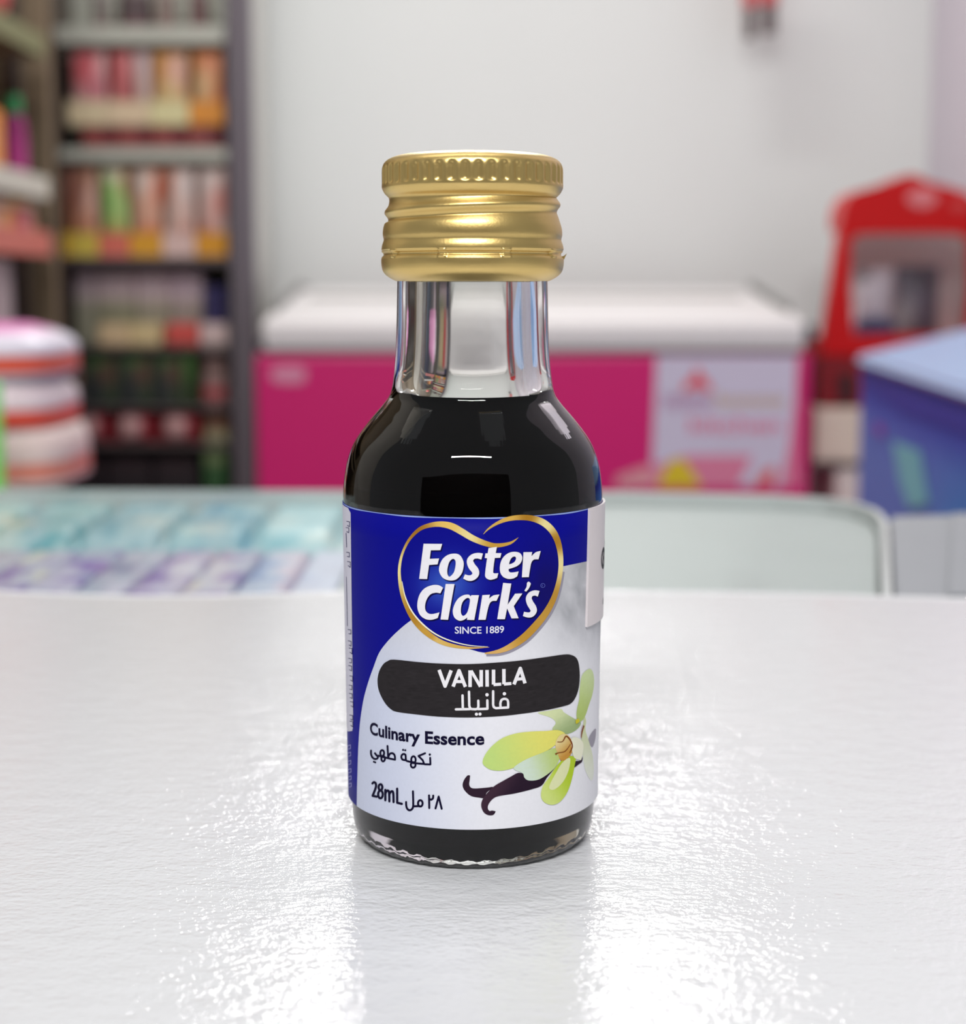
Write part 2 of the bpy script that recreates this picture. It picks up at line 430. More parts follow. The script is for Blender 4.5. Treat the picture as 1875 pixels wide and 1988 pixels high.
# --- cap
capy = [  # half width, row (front centre rows), kind
    (0, 302, ''), (110, 301.5, ''), (140, 303, ''), (160, 309, ''), (170, 316, ''), (174.5, 324, 'k'), (176, 332, 'k'), (176, 352, 'k'), (176, 362, 'k'), (175, 368, ''), (170, 377, ''), (163, 384, ''),
    (161.5, 389, 't'), (165, 396, 't'), (170, 403, 't'), (170, 409, 't'), (165, 416, 't'), (163.5, 422, 't'), (167, 428, 't'), (171, 436, ''), (173.5, 446, ''), (174, 456, ''), (172.5, 464, ''), (172.5, 468, ''), (175.5, 477, ''), (176.5, 484, ''),
    (176, 489, 's'), (173.0, 492, 's'), (173.0, 496, 's'), (176, 499, 's'), (177, 506, ''), (176.5, 516, ''), (174, 526, ''), (168, 534, ''), (158, 541, ''), (150, 545, ''), (147, 546, '')]
KNURL = 44
def cap_mesh():
    pts = []
    for hw, y, k in capy:
        r, z = prof(hw, y); pts.append((r, z, k))
    ztop = pts[0][2 - 1]
    dense = []
    for (r1, z1, k1), (r2, z2, k2) in zip(pts[:-1], pts[1:]):
        for q in range(4):
            t = q / 4; dense.append((r1, z1, r2, z2, k1 if t < .5 else k2, t))
    prs = cr_spline([(p[0], p[1]) for p in pts], 4)
    kinds = [d[4] for d in dense] + ['']
    zk0 = prof(1, 320)[1]; zk1 = prof(1, 362)[1]
    zt0 = prof(1, 384)[1]; zt1 = prof(1, 436)[1]
    zs = prof(1, 494)[1]
    mmpx = 0.0000637
    def rad(a, k, r, z):
        dr = dz = 0
        if zk1 - 0.0004 < z < zk0 + 0.0002 and r > 0.0108:
            e = sm((z - zk1) / 0.0004) * sm((zk0 - z) / 0.0006)
            dr -= 0.00026 * e * (0.5 - 0.5 * math.cos(a * KNURL)) ** 1.5
        if zt1 < z < zt0:                      # rolled thread: the grooves climb to the right
            wgt = sm((z - zt1) / 0.0009) * sm((zt0 - z) / 0.0006)
            aa = (a + math.pi) % (2 * math.pi) - math.pi
            dz += 0.00058 * math.sin(aa * 0.5) * wgt * 1.2
        if abs(z - zs) < 0.0005 and r > 0.0108: # slit with bridges
            aa = (a + 0.37) % (math.pi / 4.5)
            if aa < 0.09: dr += 0.00016
            else: dr -= 0.00010
        return r + dr, z + dz
    prs = [(0.0, prs[0][1])] + [(max(r, 0.0002), z) for r, z in prs[1:]]
    # inner skin so that the cap is a shell over the neck
    zb = prs[-1][1]
    prs += [(0.00945, zb + 0.0002), (0.00955, zb + 0.0012), (0.00955, ZN + 0.0003), (0.0, ZN + 0.0003)]
    return lathe('gold_cap', prs, KNURL * 10, rad)
capm = mat('gold_anodised_cap', (224, 194, 124), rough=0.36, metal=0.9, var=0.03, vscale=400, bump=0.03, bscale=3000)
capo = obj('screw_cap', cap_mesh(), bottle, capm); tag(capo, 'gold screw cap with knurled rim and rolled rings')
# torn bridge sticking out at the right side of the cap
def burr():
    r0, z0 = prof(176, 500); bm = bmesh.new()
    a = math.radians(86)
    pts = [(r0 - 0.0003, z0 - 0.0006), (r0 + 0.00012, z0 - 0.0002), (r0 + 0.00045, z0 + 0.0005), (r0 + 0.0001, z0 + 0.0002), (r0 - 0.0003, z0 + 0.0001)]
    vs = [[bm.verts.new((r * math.sin(a + s), -r * math.cos(a + s), z)) for r, z in pts] for s in (-0.012, 0.012)]
    bm.faces.new(vs[0]); bm.faces.new(vs[1][::-1])
    for i in range(5): bm.faces.new((vs[0][i], vs[1][i], vs[1][(i + 1) % 5], vs[0][(i + 1) % 5]))
    return bm_mesh('tear_bridge', bm)
obj('tear_bridge', burr(), capo, capm)

# ------------------------------------------------------------------ label
def px_uv(x, y):
    d = ray(x, y); o = CAM - Vector((BX, 0, 0)); R = R_LT
    z = 0.025
    for _ in range(4):
        R = label_r(z)
        a = d.x ** 2 + d.y ** 2; b = 2 * (o.x * d.x + o.y * d.y); c = o.x ** 2 + o.y ** 2 - R * R
        disc = max(0.0, b * b - 4 * a * c)
        t = (-b - math.sqrt(disc)) / (2 * a)
        p = o + d * t; z = p.z - TABLE
    return math.atan2(p.x, -p.y) * 0.0164, z     # u = arc length on the mean radius
def uv_co(u, v, layer):
    a = u / 0.0164; r = label_r(v) + layer * 0.000016
    return (r * math.sin(a), -r * math.cos(a), v)
def uv_px(u, v):
    c = uv_co(u, v, 0); return proj((c[0] + BX, c[1], c[2] + TABLE))
def clip_axis(poly, ax, lo, hi):
    def half(pl, keep_gt, val):
        out = []
        for i in range(len(pl)):
            p, q = pl[i], pl[(i + 1) % len(pl)]
            pi = (p[ax] >= val) if keep_gt else (p[ax] <= val); qi = (q[ax] >= val) if keep_gt else (q[ax] <= val)
            if pi: out.append(p)
            if pi != qi:
                t = (val - p[ax]) / (q[ax] - p[ax]); out.append((p[0] + (q[0] - p[0]) * t, p[1] + (q[1] - p[1]) * t))
        return out
    return half(half(poly, True, lo), False, hi) if poly else poly
def strips(poly, ax, step):
    lo = min(p[ax] for p in poly); hi = max(p[ax] for p in poly)
    k0, k1 = math.floor(lo / step), math.ceil(hi / step)
    if k1 - k0 <= 1: return [poly]
    out = []
    for k in range(k0, k1):
        q = clip_axis(poly, ax, k * step, (k + 1) * step)
        if len(q) >= 3: out.append(q)
    return out
def decal(name, loops, color, layer, parent, ustep=0.0006, vstep=None, label=None, uvspace=False):
    """loops: list of shapes; a shape is a list of closed loops (outer, holes...) in picture pixels of the label"""
    vs, fs, cs = [], [], []
    for shape in loops:
        L = [[p if uvspace else px_uv(*p) for p in lp] for lp in shape]
        flat = [p for lp in L for p in lp]
        for tri in tessellate_polygon([[Vector((p[0] * 1000, p[1] * 1000, 0)) for p in lp] for lp in L]):
            t = [flat[i] for i in tri]
            ar = (t[1][0] - t[0][0]) * (t[2][1] - t[0][1]) - (t[2][0] - t[0][0]) * (t[1][1] - t[0][1])
            if abs(ar) < 1e-15: continue
            if ar < 0: t.reverse()
            pcs = strips(t, 0, ustep)
            if vstep: pcs = [q for pc in pcs for q in strips(pc, 1, vstep)]
            for pc in pcs:
                k = len(vs); vs += pc; fs.append(tuple(range(k, k + len(pc))))
    me = mesh(name, [uv_co(u, v, layer) for u, v in vs], fs)
    a = me.color_attributes.new('Col', 'FLOAT_COLOR', 'POINT')
    flatc = []
    for u, v in vs:
        c = color if isinstance(color, tuple) else color(*uv_px(u, v), u, v)
        flatc += [*lin(c), 1.0]
    a.data.foreach_set('color', flatc)
    bm = bmesh.new(); bm.from_mesh(me); bmesh.ops.remove_doubles(bm, verts=bm.verts[:], dist=2e-7); bm.to_mesh(me); bm.free()
    me.polygons.foreach_set('use_smooth', [True] * len(me.polygons))
    o = obj(name, me, parent, LABELPRINT)
    if label: o['label'] = label
    return o
def ribbon(path, widths, n=5, caps=True):
    """stroke with changing width -> closed loop"""
    if isinstance(widths, (int, float)): widths = [widths] * len(path)
    pp = cr_spline([(x, y, w) for (x, y), w in zip(path, widths)], n) if n > 1 else [(x, y, w) for (x, y), w in zip(path, widths)]
    L, Rr = [], []
    for i, (x, y, w_) in enumerate(pp):
        a = pp[max(0, i - 1)]; b = pp[min(len(pp) - 1, i + 1)]
        dx, dy = b[0] - a[0], b[1] - a[1]; l = math.hypot(dx, dy) or 1
        nx, ny = -dy / l, dx / l
        L.append((x + nx * w_ / 2, y + ny * w_ / 2)); Rr.append((x - nx * w_ / 2, y - ny * w_ / 2))
    return L + Rr[::-1]
def seg_quads(path, w_, smooth_n=1, round_ends=True):
    """pen stroke as quads with discs at the joints (list of loops)"""
    pp = cr_spline(path, smooth_n) if smooth_n > 1 else path
    out = []
    for (x1, y1), (x2, y2) in zip(pp[:-1], pp[1:]):
        l = math.hypot(x2 - x1, y2 - y1)
        if l < 1e-6: continue
        nx, ny = -(y2 - y1) / l * w_ / 2, (x2 - x1) / l * w_ / 2
        out.append([(x1 + nx, y1 + ny), (x2 + nx, y2 + ny), (x2 - nx, y2 - ny), (x1 - nx, y1 - ny)])
    for i, (x, y) in enumerate(pp):
        if round_ends or 0 < i < len(pp) - 1: out.append(disc(x, y, w_ / 2, 10))
    return out
def disc(x, y, r, n=14, ry=None): return [(x + r * math.cos(2 * math.pi * k / n), y + (ry or r) * math.sin(2 * math.pi * k / n)) for k in range(n)]
def ellp(x, y, rx, ry, n=18): q = disc(x, y, rx, n, ry); return q + [q[0]]
def outl(pts, n=5):
    """closed outline; points with a third item are sharp corners"""
    N = len(pts); out = []
    for i in range(N):
        p1, p2 = pts[i], pts[(i + 1) % N]
        p0 = p1 if len(p1) > 2 else pts[i - 1]; p3 = p2 if len(p2) > 2 else pts[(i + 2) % N]
        if len(p1) > 2 and len(p2) > 2: out.append(p1[:2]); continue
        for k in range(n):
            t = k / n
            out.append(tuple(0.5 * ((2 * p1[d]) + (-p0[d] + p2[d]) * t + (2 * p0[d] - 5 * p1[d] + 4 * p2[d] - p3[d]) * t * t + (-p0[d] + 3 * p1[d] - 3 * p2[d] + p3[d]) * t ** 3) for d in range(2)))
    return out
def zm(lp, s, ox, oy): return [(ox + x / s, oy + y / s) for x, y in lp]
Z7 = (3.472, 650, 950); Z8 = (3.472, 650, 1270); ZB = (5.859, 780, 1040); ZF = (5.847, 880, 1280); ZV = (7.8125, 820, 1280); ZC = (7.2115, 700, 1380)

# paper band
def band(r0off, z0, z1, name, n=360):
    vs, fs = [], []
    zz = [z0 + (z1 - z0) * k / 12 for k in range(13)]
    for z in zz:
        for i in range(n):
            a = 2 * math.pi * i / n; r = label_r(z) + r0off; vs.append((r * math.sin(a), -r * math.cos(a), z))
    for k in range(12):
        for i in range(n): fs.append((k * n + i, k * n + (i + 1) % n, (k + 1) * n + (i + 1) % n, (k + 1) * n + i))
    q = len(vs)
    for z in (z1, z0):
        for i in range(n):
            a = 2 * math.pi * i / n; r = label_r(z) - 0.00022; vs.append((r * math.sin(a), -r * math.cos(a), z))
    for i in range(n):
        j = (i + 1) % n
        fs.append((12 * n + i, 12 * n + j, q + j, q + i)); fs.append((j, i, q + n + i, q + n + j)); fs.append((q + i, q + j, q + n + j, q + n + i))
    return mesh(name, vs, fs)
lab = obj('paper_label', band(0, Z_LB, Z_LT, 'paper_label'), bottle, LABELPRINT)
paint(lab.data, lambda co: (11, 13, 138))
lab['label'] = 'blue and white printed paper label around the bottle'
US = 0.0270                                   # how far the white field runs round to the right
ring = [(-0.030 + 0.060 * k / 80, Z_LT) for k in range(81)]
decal('label_cut_edge', [[ring + [(u, Z_LT - 0.00013 - 0.00004 * math.sin(u * 9000)) for u, v in reversed(ring)]]], (150, 170, 225), 1, lab, uvspace=True)
left_curve = zm([(148, 1015), (150, 900), (154, 760), (158, 640), (165, 520), (175, 420), (195, 300), (225, 190), (260, 90)], *Z8) + zm([(300, 1100), (360, 1020), (430, 950), (510, 885), (620, 815), (780, 735), (1000, 645), (1300, 565), (1540, 518), (1700, 485), (1790, 468)], *Z7)
lc = [px_uv(*p) for p in cr_spline(left_curve, 4)]
white_loop = [(lc[0][0], Z_LB)] + lc + [(US, lc[-1][1] + 0.0002), (US, Z_LB)]
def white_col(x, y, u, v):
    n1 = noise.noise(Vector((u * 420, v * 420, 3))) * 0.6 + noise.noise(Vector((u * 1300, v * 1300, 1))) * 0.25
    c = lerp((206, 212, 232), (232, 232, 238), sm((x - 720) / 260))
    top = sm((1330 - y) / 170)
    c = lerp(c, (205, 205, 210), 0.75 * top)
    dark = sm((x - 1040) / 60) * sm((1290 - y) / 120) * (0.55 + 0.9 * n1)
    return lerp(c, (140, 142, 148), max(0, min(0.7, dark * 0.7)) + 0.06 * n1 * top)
decal('white_field', [[white_loop]], white_col, 1, lab, 0.0006, 0.0007, 'pale grey-white swoosh on the label', True)

# heart emblem
Lr = [(1235, 325, 2), (1180, 362, 18), (1090, 378, 28), (1020, 366, 35), (930, 330, 41), (850, 282, 45), (780, 246, 45), (700, 234, 36), (620, 247, 28), (560, 277, 24), (500, 342, 18), (460, 422, 16), (440, 500, 18), (436, 580, 20), (450, 680, 26), (480, 772, 33), (530, 868, 39), (600, 950, 39), (690, 1015, 33), (780, 1050, 26), (900, 1068, 15), (1040, 1064, 2)]
Rr_ = [(1000, 302, 2), (1030, 270, 10), (1080, 235, 18), (1150, 204, 28), (1230, 190, 34), (1320, 194, 39), (1400, 222, 45), (1462, 277, 45), (1500, 352, 41), (1519, 450, 34), (1519, 540, 31), (1502, 640, 32), (1470, 740, 38), (1420, 832, 44), (1350, 920, 49), (1270, 1000, 49), (1180, 1060, 40), (1100, 1092, 26), (1010, 1105, 8)]
inner_path = [(x, y) for x, y, w_ in Lr[2:-2]] + [(900, 1075), (1000, 1100)] + [(x, y) for x, y, w_ in Rr_[::-1][1:]]
def heart_col(x, y, u, v):
    zx, zy = (x - 650) * 3.472, (y - 950) * 3.472
    g = math.exp(-(((zx - 760) / 190) ** 2 + ((zy - 640) / 170) ** 2)); g2 = math.exp(-(((zx - 1420) / 130) ** 2 + ((zy - 680) / 260) ** 2))
    return lerp(lerp((11, 12, 134), (64, 104, 196), 0.8 * g), (20, 14, 92), 0.8 * g2)
decal('heart_emblem', [[zm(outl(inner_path, 3), *Z7)]], heart_col, 2, lab, 0.0006, 0.0007, 'deep blue heart shaped emblem')
def gold_col(x, y, u, v):
    zx, zy = (x - 650) * 3.472, (y - 950) * 3.472
    keys = [((760, 240), (228, 190, 100)), ((900, 310), (232, 215, 150)), ((1080, 380), (196, 150, 60)), ((560, 280), (160, 110, 40)), ((440, 540), (236, 220, 150)), ((520, 860), (176, 128, 42)), ((640, 990), (196, 150, 60)), ((1300, 190), (170, 120, 36)),
            ((1420, 240), (240, 225, 160)), ((1490, 350), (176, 126, 40)), ((1520, 500), (240, 224, 160)), ((1480, 740), (186, 140, 56)), ((1300, 980), (190, 142, 54)), ((1100, 1090), (214, 170, 100)), ((700, 1020), (216, 180, 100)), ((1180, 200), (214, 170, 80))]
    ws = [(1 / (60 + (zx - k[0]) ** 2 + (zy - k[1]) ** 2) ** 1.2, c) for k, c in keys]
    t = sum(a for a, _ in ws)
    return tuple(sum(a * c[i] for a, c in ws) / t for i in range(3))
def rb(L_): return zm(ribbon([(x, y) for x, y, _ in L_], [w_ for _, _, w_ in L_], 4), *Z7)
sh_rib = [(x + 10, y + 14, w_ + 6) for x, y, w_ in Rr_[10:]]
decal('emblem_shadow', [[rb(sh_rib)]], (150, 146, 160), 2, lab, label='soft grey edge printed below the heart')
decal('gold_ribbon', [[rb(Lr)]], gold_col, 3, lab, 0.0006, 0.0006, 'left gold ribbon of the heart')
decal('gold_ribbon', [[rb(Rr_)]], gold_col, 4, lab, 0.0006, 0.0006, 'right gold ribbon of the heart')
hl = [(455, 620), (475, 720), (520, 820), (590, 905), (680, 975), (780, 1020), (900, 1050), (1030, 1060)]
decal('ribbon_highlight', [[zm(ribbon(hl, [3, 7, 9, 10, 9, 8, 6, 2], 4), *Z7)]], (244, 240, 215), 4, lab)

# brand lettering
c_ = 1
glyphs = [
    [[(250, 90, 1), (460, 92, 1), (440, 163, 1), (332, 165, 1), (320, 262, 1), (425, 258, 1), (408, 325, 1), (312, 332, 1), (290, 492, 1), (200, 490, 1)]],
    [[(610, 203), (665, 225), (700, 290), (702, 350), (680, 430), (620, 495), (545, 508), (470, 480), (428, 410), (430, 340), (465, 265), (530, 215)], [(588, 262), (612, 290), (610, 350), (590, 420), (545, 465), (522, 440), (518, 390), (532, 320), (556, 278)]],
    [[(985, 140, 1), (1080, 125, 1), (1066, 197, 1), (1130, 197, 1), (1118, 250, 1), (1055, 252, 1), (1038, 390), (1045, 425), (1095, 425, 1), (1082, 478, 1), (1030, 498), (985, 497), (950, 468), (948, 410), (968, 255, 1), (942, 252, 1), (950, 200, 1), (975, 200, 1)]],
    [[(1325, 405, 1), (1310, 460, 1), (1265, 485), (1205, 490), (1145, 462), (1114, 400), (1120, 310), (1155, 240), (1215, 195), (1280, 182), (1340, 197), (1366, 245), (1350, 305), (1300, 348), (1212, 378, 1), (1214, 402), (1232, 416), (1272, 415)], [(1216, 325, 1), (1228, 280), (1252, 245), (1284, 236), (1296, 258), (1282, 292), (1252, 314)]],
    [[(1380, 187, 1), (1478, 185, 1), (1470, 232, 1), (1518, 188), (1575, 172, 1), (1550, 268, 1), (1500, 270), (1472, 300), (1458, 355), (1440, 470, 1), (1362, 472, 1)]],
    [[(470, 590, 1), (440, 655, 1), (390, 647), (330, 665), (287, 720), (267, 790), (273, 850), (310, 885), (360, 888), (430, 870, 1), (410, 935, 1), (340, 955), (270, 946), (210, 900), (180, 820), (185, 730), (215, 650), (270, 592), (350, 561), (420, 562)]],
    [[(500, 548, 1), (600, 548, 1), (527, 955, 1), (442, 952, 1)]],
    [[(876, 675, 1), (823, 958, 1), (740, 955, 1), (746, 928, 1), (700, 958), (650, 965), (600, 930), (580, 860), (600, 780), (640, 715), (700, 676), (760, 669), (780, 690, 1), (792, 675, 1)], [(745, 706), (700, 740), (676, 800), (672, 870), (690, 908), (716, 903), (745, 868), (765, 800), (774, 725)]],
    [[(915, 675, 1), (1000, 670, 1), (990, 715, 1), (1040, 678), (1108, 668, 1), (1075, 740, 1), (1022, 744), (992, 782), (970, 865), (952, 955, 1), (870, 955, 1)]],
    [[(1150, 535, 1), (1242, 543, 1), (1200, 785, 1), (1285, 658, 1), (1368, 655, 1), (1270, 800, 1), (1325, 938, 1), (1245, 940, 1), (1195, 825, 1), (1170, 948, 1), (1083, 948, 1)]],
    [[(1440, 520, 1), (1462, 545), (1440, 600), (1410, 635, 1), (1390, 625, 1), (1415, 580), (1420, 535)]],
]
s1 = ribbon([(912, 236), (860, 226), (805, 240), (775, 285), (795, 345), (833, 395), (838, 440), (800, 476), (755, 480), (708, 462)], [72, 64, 60, 72, 82, 82, 74, 66, 62, 52], 5)
s2 = ribbon([(1552, 660), (1510, 650), (1462, 666), (1440, 710), (1455, 765), (1485, 815), (1496, 855), (1470, 893), (1430, 900), (1380, 888)], [68, 60, 58, 66, 76, 78, 70, 62, 58, 50], 5)
brand = [[zm(outl(lp, 4), *ZB) for lp in g] for g in glyphs] + [[zm(s1, *ZB)], [zm(s2, *ZB)]]
decal('lettering_shadow', [[[(x + 2.2, y + 3.0) for x, y in lp] for lp in g] for g in brand], (14, 12, 84), 3, lab)
decal('lettering_shadow', [[[(x + 1.2, y + 1.7) for x, y in lp] for lp in g] for g in brand], (10, 8, 60), 4, lab)
decal('brand_lettering', brand, (236, 234, 240), 5, lab, label='white bold italic brand name on the heart')

def text_tris(s, offset=0.0, shear=0.0):
    cu = bpy.data.curves.new('t', 'FONT'); cu.body = s; cu.offset = offset; cu.shear = shear; cu.resolution_u = 4; cu.fill_mode = 'FRONT'
    o = bpy.data.objects.new('t', cu); COL.objects.link(o)
    dg = bpy.context.evaluated_depsgraph_get(); me = bpy.data.meshes.new_from_object(o.evaluated_get(dg))
    me.calc_loop_triangles()
    vs = [(v.co.x, v.co.y) for v in me.vertices]; tr = [tuple(t.vertices) for t in me.loop_triangles]
    bpy.data.objects.remove(o); bpy.data.curves.remove(cu); bpy.data.meshes.remove(me)
    return vs, tr
def label_text(name, s, p0, p1, cap, color, layer, offset=0.0, shear=0.0, label=None):
    """text set on the label from picture point p0 to p1 (ends of the base line), cap height in metres"""
    vs, tr = text_tris(s, offset, shear)
    x0 = min(v[0] for v in vs); x1 = max(v[0] for v in vs)
    capv, _ = text_tris('E', offset); ch = max(v[1] for v in capv)
    (u0, v0), (u1, v1) = px_uv(*p0), px_uv(*p1)
    def mp(v):
        t = (v[0] - x0) / (x1 - x0); return (u0 + (u1 - u0) * t, v0 + (v1 - v0) * t + v[1] / ch * cap)
    return decal(name, [[[mp(vs[i]) for i in t]] for t in tr], color, layer, lab, label=label, uvspace=True)
label_text('since_lettering', 'SINCE 1889', (883, 1229.5), (978, 1228), 0.00082, (225, 225, 240), 4, 0.012, label='small white line SINCE 1889')
decal('registered_mark', [[disc(1053, 1136.5, 4.5, 16), disc(1053, 1136.5, 3.6, 16)], [zm(seg_quads([(1594, 578), (1594, 555), (1606, 560), (1596, 567), (1606, 580)], 5)[0], *ZB)]], (90, 100, 190), 4, lab)

# pill with the flavour
pill = [(290, 190), (292, 150), (305, 105), (330, 65), (360, 45), (400, 36), (560, 52), (700, 62), (900, 66), (1100, 55), (1250, 42), (1400, 22), (1540, 2), (1590, 5), (1625, 25), (1642, 70), (1648, 150), (1640, 230), (1620, 290), (1590, 330), (1540, 350), (1400, 380), (1250, 402), (1100, 418), (900, 426), (700, 420), (550, 405), (420, 388), (380, 370), (345, 335), (315, 285), (296, 235)]
decal('flavour_panel', [[zm(outl(pill, 3), *Z8)]], lambda x, y, u, v: lerp((40, 37, 39), (48, 45, 47), 0.5 + noise.noise(Vector((u * 3000, v * 9000, 0)))), 4, lab, 0.0006, 0.0008, 'black rounded panel')
van = []
for pth in ([(255, 158), (345, 405), (437, 165)], [(466, 412), (556, 170), (652, 415)], [(505, 335), (610, 335)], [(722, 418), (722, 165)], [(738, 170), (878, 412)], [(890, 412), (890, 160)], [(978, 160), (980, 412)], [(1076, 155), (1076, 380)], [(1076, 382), (1192, 374)], [(1232, 145), (1233, 375)], [(1233, 374), (1345, 364)], [(1384, 378), (1480, 135), (1551, 362)], [(1428, 300), (1530, 290)]):
    van += seg_quads(pth, 52 if len(pth) == 3 or abs(pth[0][0] - pth[1][0]) < 12 else 46, 1, False)
decal('flavour_lettering', [[zm(q, *ZV)] for q in van], (238, 236, 240), 5, lab, label='white lettering VANILLA')
ar = []
for pth, n_ in (([(1297, 728), (1295, 640), (1275, 606), (1240, 597), (1200, 612), (1180, 660), (1182, 728)], 4), ([(1297, 728), (1110, 738), (1080, 722), (1070, 690), (1070, 482)], 1), ([(982, 620), (984, 748), (845, 752)], 1), ([(846, 625), (848, 715), (836, 748), (800, 755), (745, 752)], 1), ([(706, 490), (710, 700), (722, 740), (750, 754)], 1), ([(508, 756), (720, 752)], 1), ([(608, 545), (613, 750)], 1)):
    ar += seg_quads(pth, 36, n_)
ar += [disc(1240, 520, 26), disc(978, 535, 26), disc(818, 830, 24), disc(872, 828, 24)]
decal('arabic_flavour_lettering', [[zm(q, *ZV)] for q in ar], (238, 236, 240), 5, lab, label='white Arabic lettering under VANILLA')

INK = (16, 12, 44)
label_text('essence_lettering', 'Culinary Essence', (719, 1424), (940, 1444.5), 0.00150, INK, 4, 0.028, label='dark lettering Culinary Essence')
ar = []
for pth, n_ in (([(975, 655), (979, 748), (900, 746)], 1), ([(905, 592), (812, 630), (872, 690), (892, 742), (780, 732)], 1), ([(780, 732), (650, 700)], 1), (ellp(742, 682, 31, 48), 1), (ellp(738, 755, 33, 38), 1),
                ([(650, 700), (636, 680), (630, 612), (592, 606), (573, 640), (590, 680), (640, 688)], 3), ([(380, 490), (389, 645)], 1), ([(389, 650), (412, 602), (450, 592), (480, 622), (486, 682)], 3), ([(486, 682), (250, 625)], 1), (ellp(306, 590, 27, 42), 1), (ellp(319, 668, 25, 38), 1),
                ([(205, 592), (228, 622), (246, 642), (236, 666), (200, 672), (166, 645), (150, 600), (150, 555)], 3)):
    ar += seg_quads(pth, 26, n_)
ar += [disc(970, 610, 16), disc(598, 545, 14), disc(628, 550, 14), disc(190, 712, 13), disc(210, 720, 13)]
decal('arabic_essence_lettering', [[zm(q, *ZC)] for q in ar], INK, 4, lab, label='dark Arabic lettering below Culinary Essence')
ar = []
for pth, n_ in (([(170, 1015), (190, 998), (214, 1012), (220, 1055), (200, 1120), (172, 1188)], 4), ([(172, 1188), (230, 1200)], 1), (ellp(282, 1068, 26, 42), 1), (ellp(282, 1168, 32, 55), 1), ([(350, 1105), (350, 1250)], 1), ([(352, 1150), (376, 1115), (402, 1135), (406, 1265)], 3), ([(406, 1160), (436, 1125), (460, 1145), (465, 1275)], 3), ([(515, 1088), (516, 1285), (580, 1300)], 1)):
    ar += seg_quads(pth, 31, n_)
decal('volume_lettering', [[zm(q, *ZC)] for q in ar], INK, 4, lab, label='dark lettering 28mL')
ar = []
for pth, n_ in (([(735, 1125), (739, 1320), (722, 1372), (690, 1390), (656, 1370), (641, 1320), (640, 1275)], 3), ([(742, 1334), (812, 1332)], 1), (ellp(838, 1293, 32, 44), 1), ([(960, 1182), (963, 1358)], 1), ([(963, 1232), (990, 1240), (1014, 1222), (1018, 1185)], 3), ([(1050, 1363), (1094, 1198), (1136, 1368)], 1)):
    ar += seg_quads(pth, 28, n_)
decal('arabic_volume_lettering', [[zm(q, *ZC)] for q in ar], INK, 4, lab, label='dark Arabic volume lettering')

# vanilla flower and pods
def grad(p, q, c1, c2):
    def f(x, y, u, v):
        zx, zy = (x - 880) * 5.847, (y - 1280) * 5.847
        t = ((zx - p[0]) * (q[0] - p[0]) + (zy - p[1]) * (q[1] - p[1])) / ((q[0] - p[0]) ** 2 + (q[1] - p[1]) ** 2)
        n1 = noise.noise(Vector((u * 3500, v * 3500, 5))) * 0.08
        return lerp(c1, c2, sm(t) + n1)
    return f
FL = empty_parent = lab
def fd(name, pts, col, layer, label=None): decal(name, [[zm(outl(pts, 4), *ZF)]], col, layer, lab, 0.0006, 0.0006, label)
BEAN = (48, 32, 46)
fd('vanilla_pod', [(1530, 900), (1612, 785), (1606, 915), (1570, 1000)], (158, 154, 166), 2, 'grey far end of a vanilla pod')
fd('flower_petal', [(1480, 640), (1503, 700), (1495, 800), (1540, 950), (1578, 1100), (1590, 1290), (1560, 1375), (1492, 1250), (1462, 1050), (1450, 880), (1470, 740)], grad((1480, 700), (1560, 1370), (206, 214, 168), (226, 230, 218)), 3, 'pale right petal')
fd('flower_petal', [(1545, 108), (1580, 150), (1592, 260), (1572, 400), (1532, 520), (1492, 640), (1440, 705), (1395, 660), (1400, 560), (1424, 450), (1430, 330), (1450, 200), (1490, 138)], grad((1540, 110), (1440, 700), (206, 222, 168), (176, 196, 112)), 4, 'tall green upper petal')
fd('flower_petal', [(955, 608), (1080, 583), (1215, 562), (1250, 600), (1330, 650), (1400, 690), (1445, 720), (1405, 790), (1300, 845), (1180, 832), (1120, 790), (1160, 720), (1100, 660)], grad((1150, 600), (1300, 840), (212, 222, 172), (156, 176, 124)), 3, 'small upper left petal')
fd('vanilla_pod', [(1370, 1160), (1436, 1150), (1462, 1105), (1456, 1160), (1420, 1190), (1362, 1228)], BEAN, 4)
fd('vanilla_pod', [(190, 1318, 1), (160, 1318), (120, 1370), (105, 1430), (130, 1490), (200, 1550), (300, 1570), (350, 1570), (380, 1510), (450, 1450), (380, 1455), (250, 1465), (200, 1455), (180, 1420), (185, 1370)], BEAN, 3, 'curled rear vanilla pod')
fd('vanilla_pod', [(730, 1288), (650, 1330), (560, 1380), (460, 1440), (380, 1520), (330, 1590), (315, 1660), (340, 1730), (390, 1765), (450, 1765), (480, 1725, 1), (440, 1715), (410, 1720), (390, 1690), (400, 1640), (450, 1580), (520, 1550), (700, 1520), (900, 1470), (1000, 1430), (1060, 1340), (1140, 1240), (1040, 1320), (950, 1368), (850, 1375), (805, 1345), (790, 1300)], grad((500, 1400), (700, 1540), (62, 42, 56), (40, 26, 42)), 4, 'dark front vanilla pod')
fd('flower_petal', [(330, 1170), (360, 1080), (440, 980), (560, 890), (720, 837), (900, 817), (1050, 812), (1180, 802), (1265, 850), (1190, 935), (1100, 1010), (950, 1090), (830, 1140), (700, 1222), (560, 1260), (440, 1255), (370, 1222)], grad((340, 1180), (1150, 900), (190, 216, 126), (228, 222, 112)), 5, 'large yellow-green left petal')
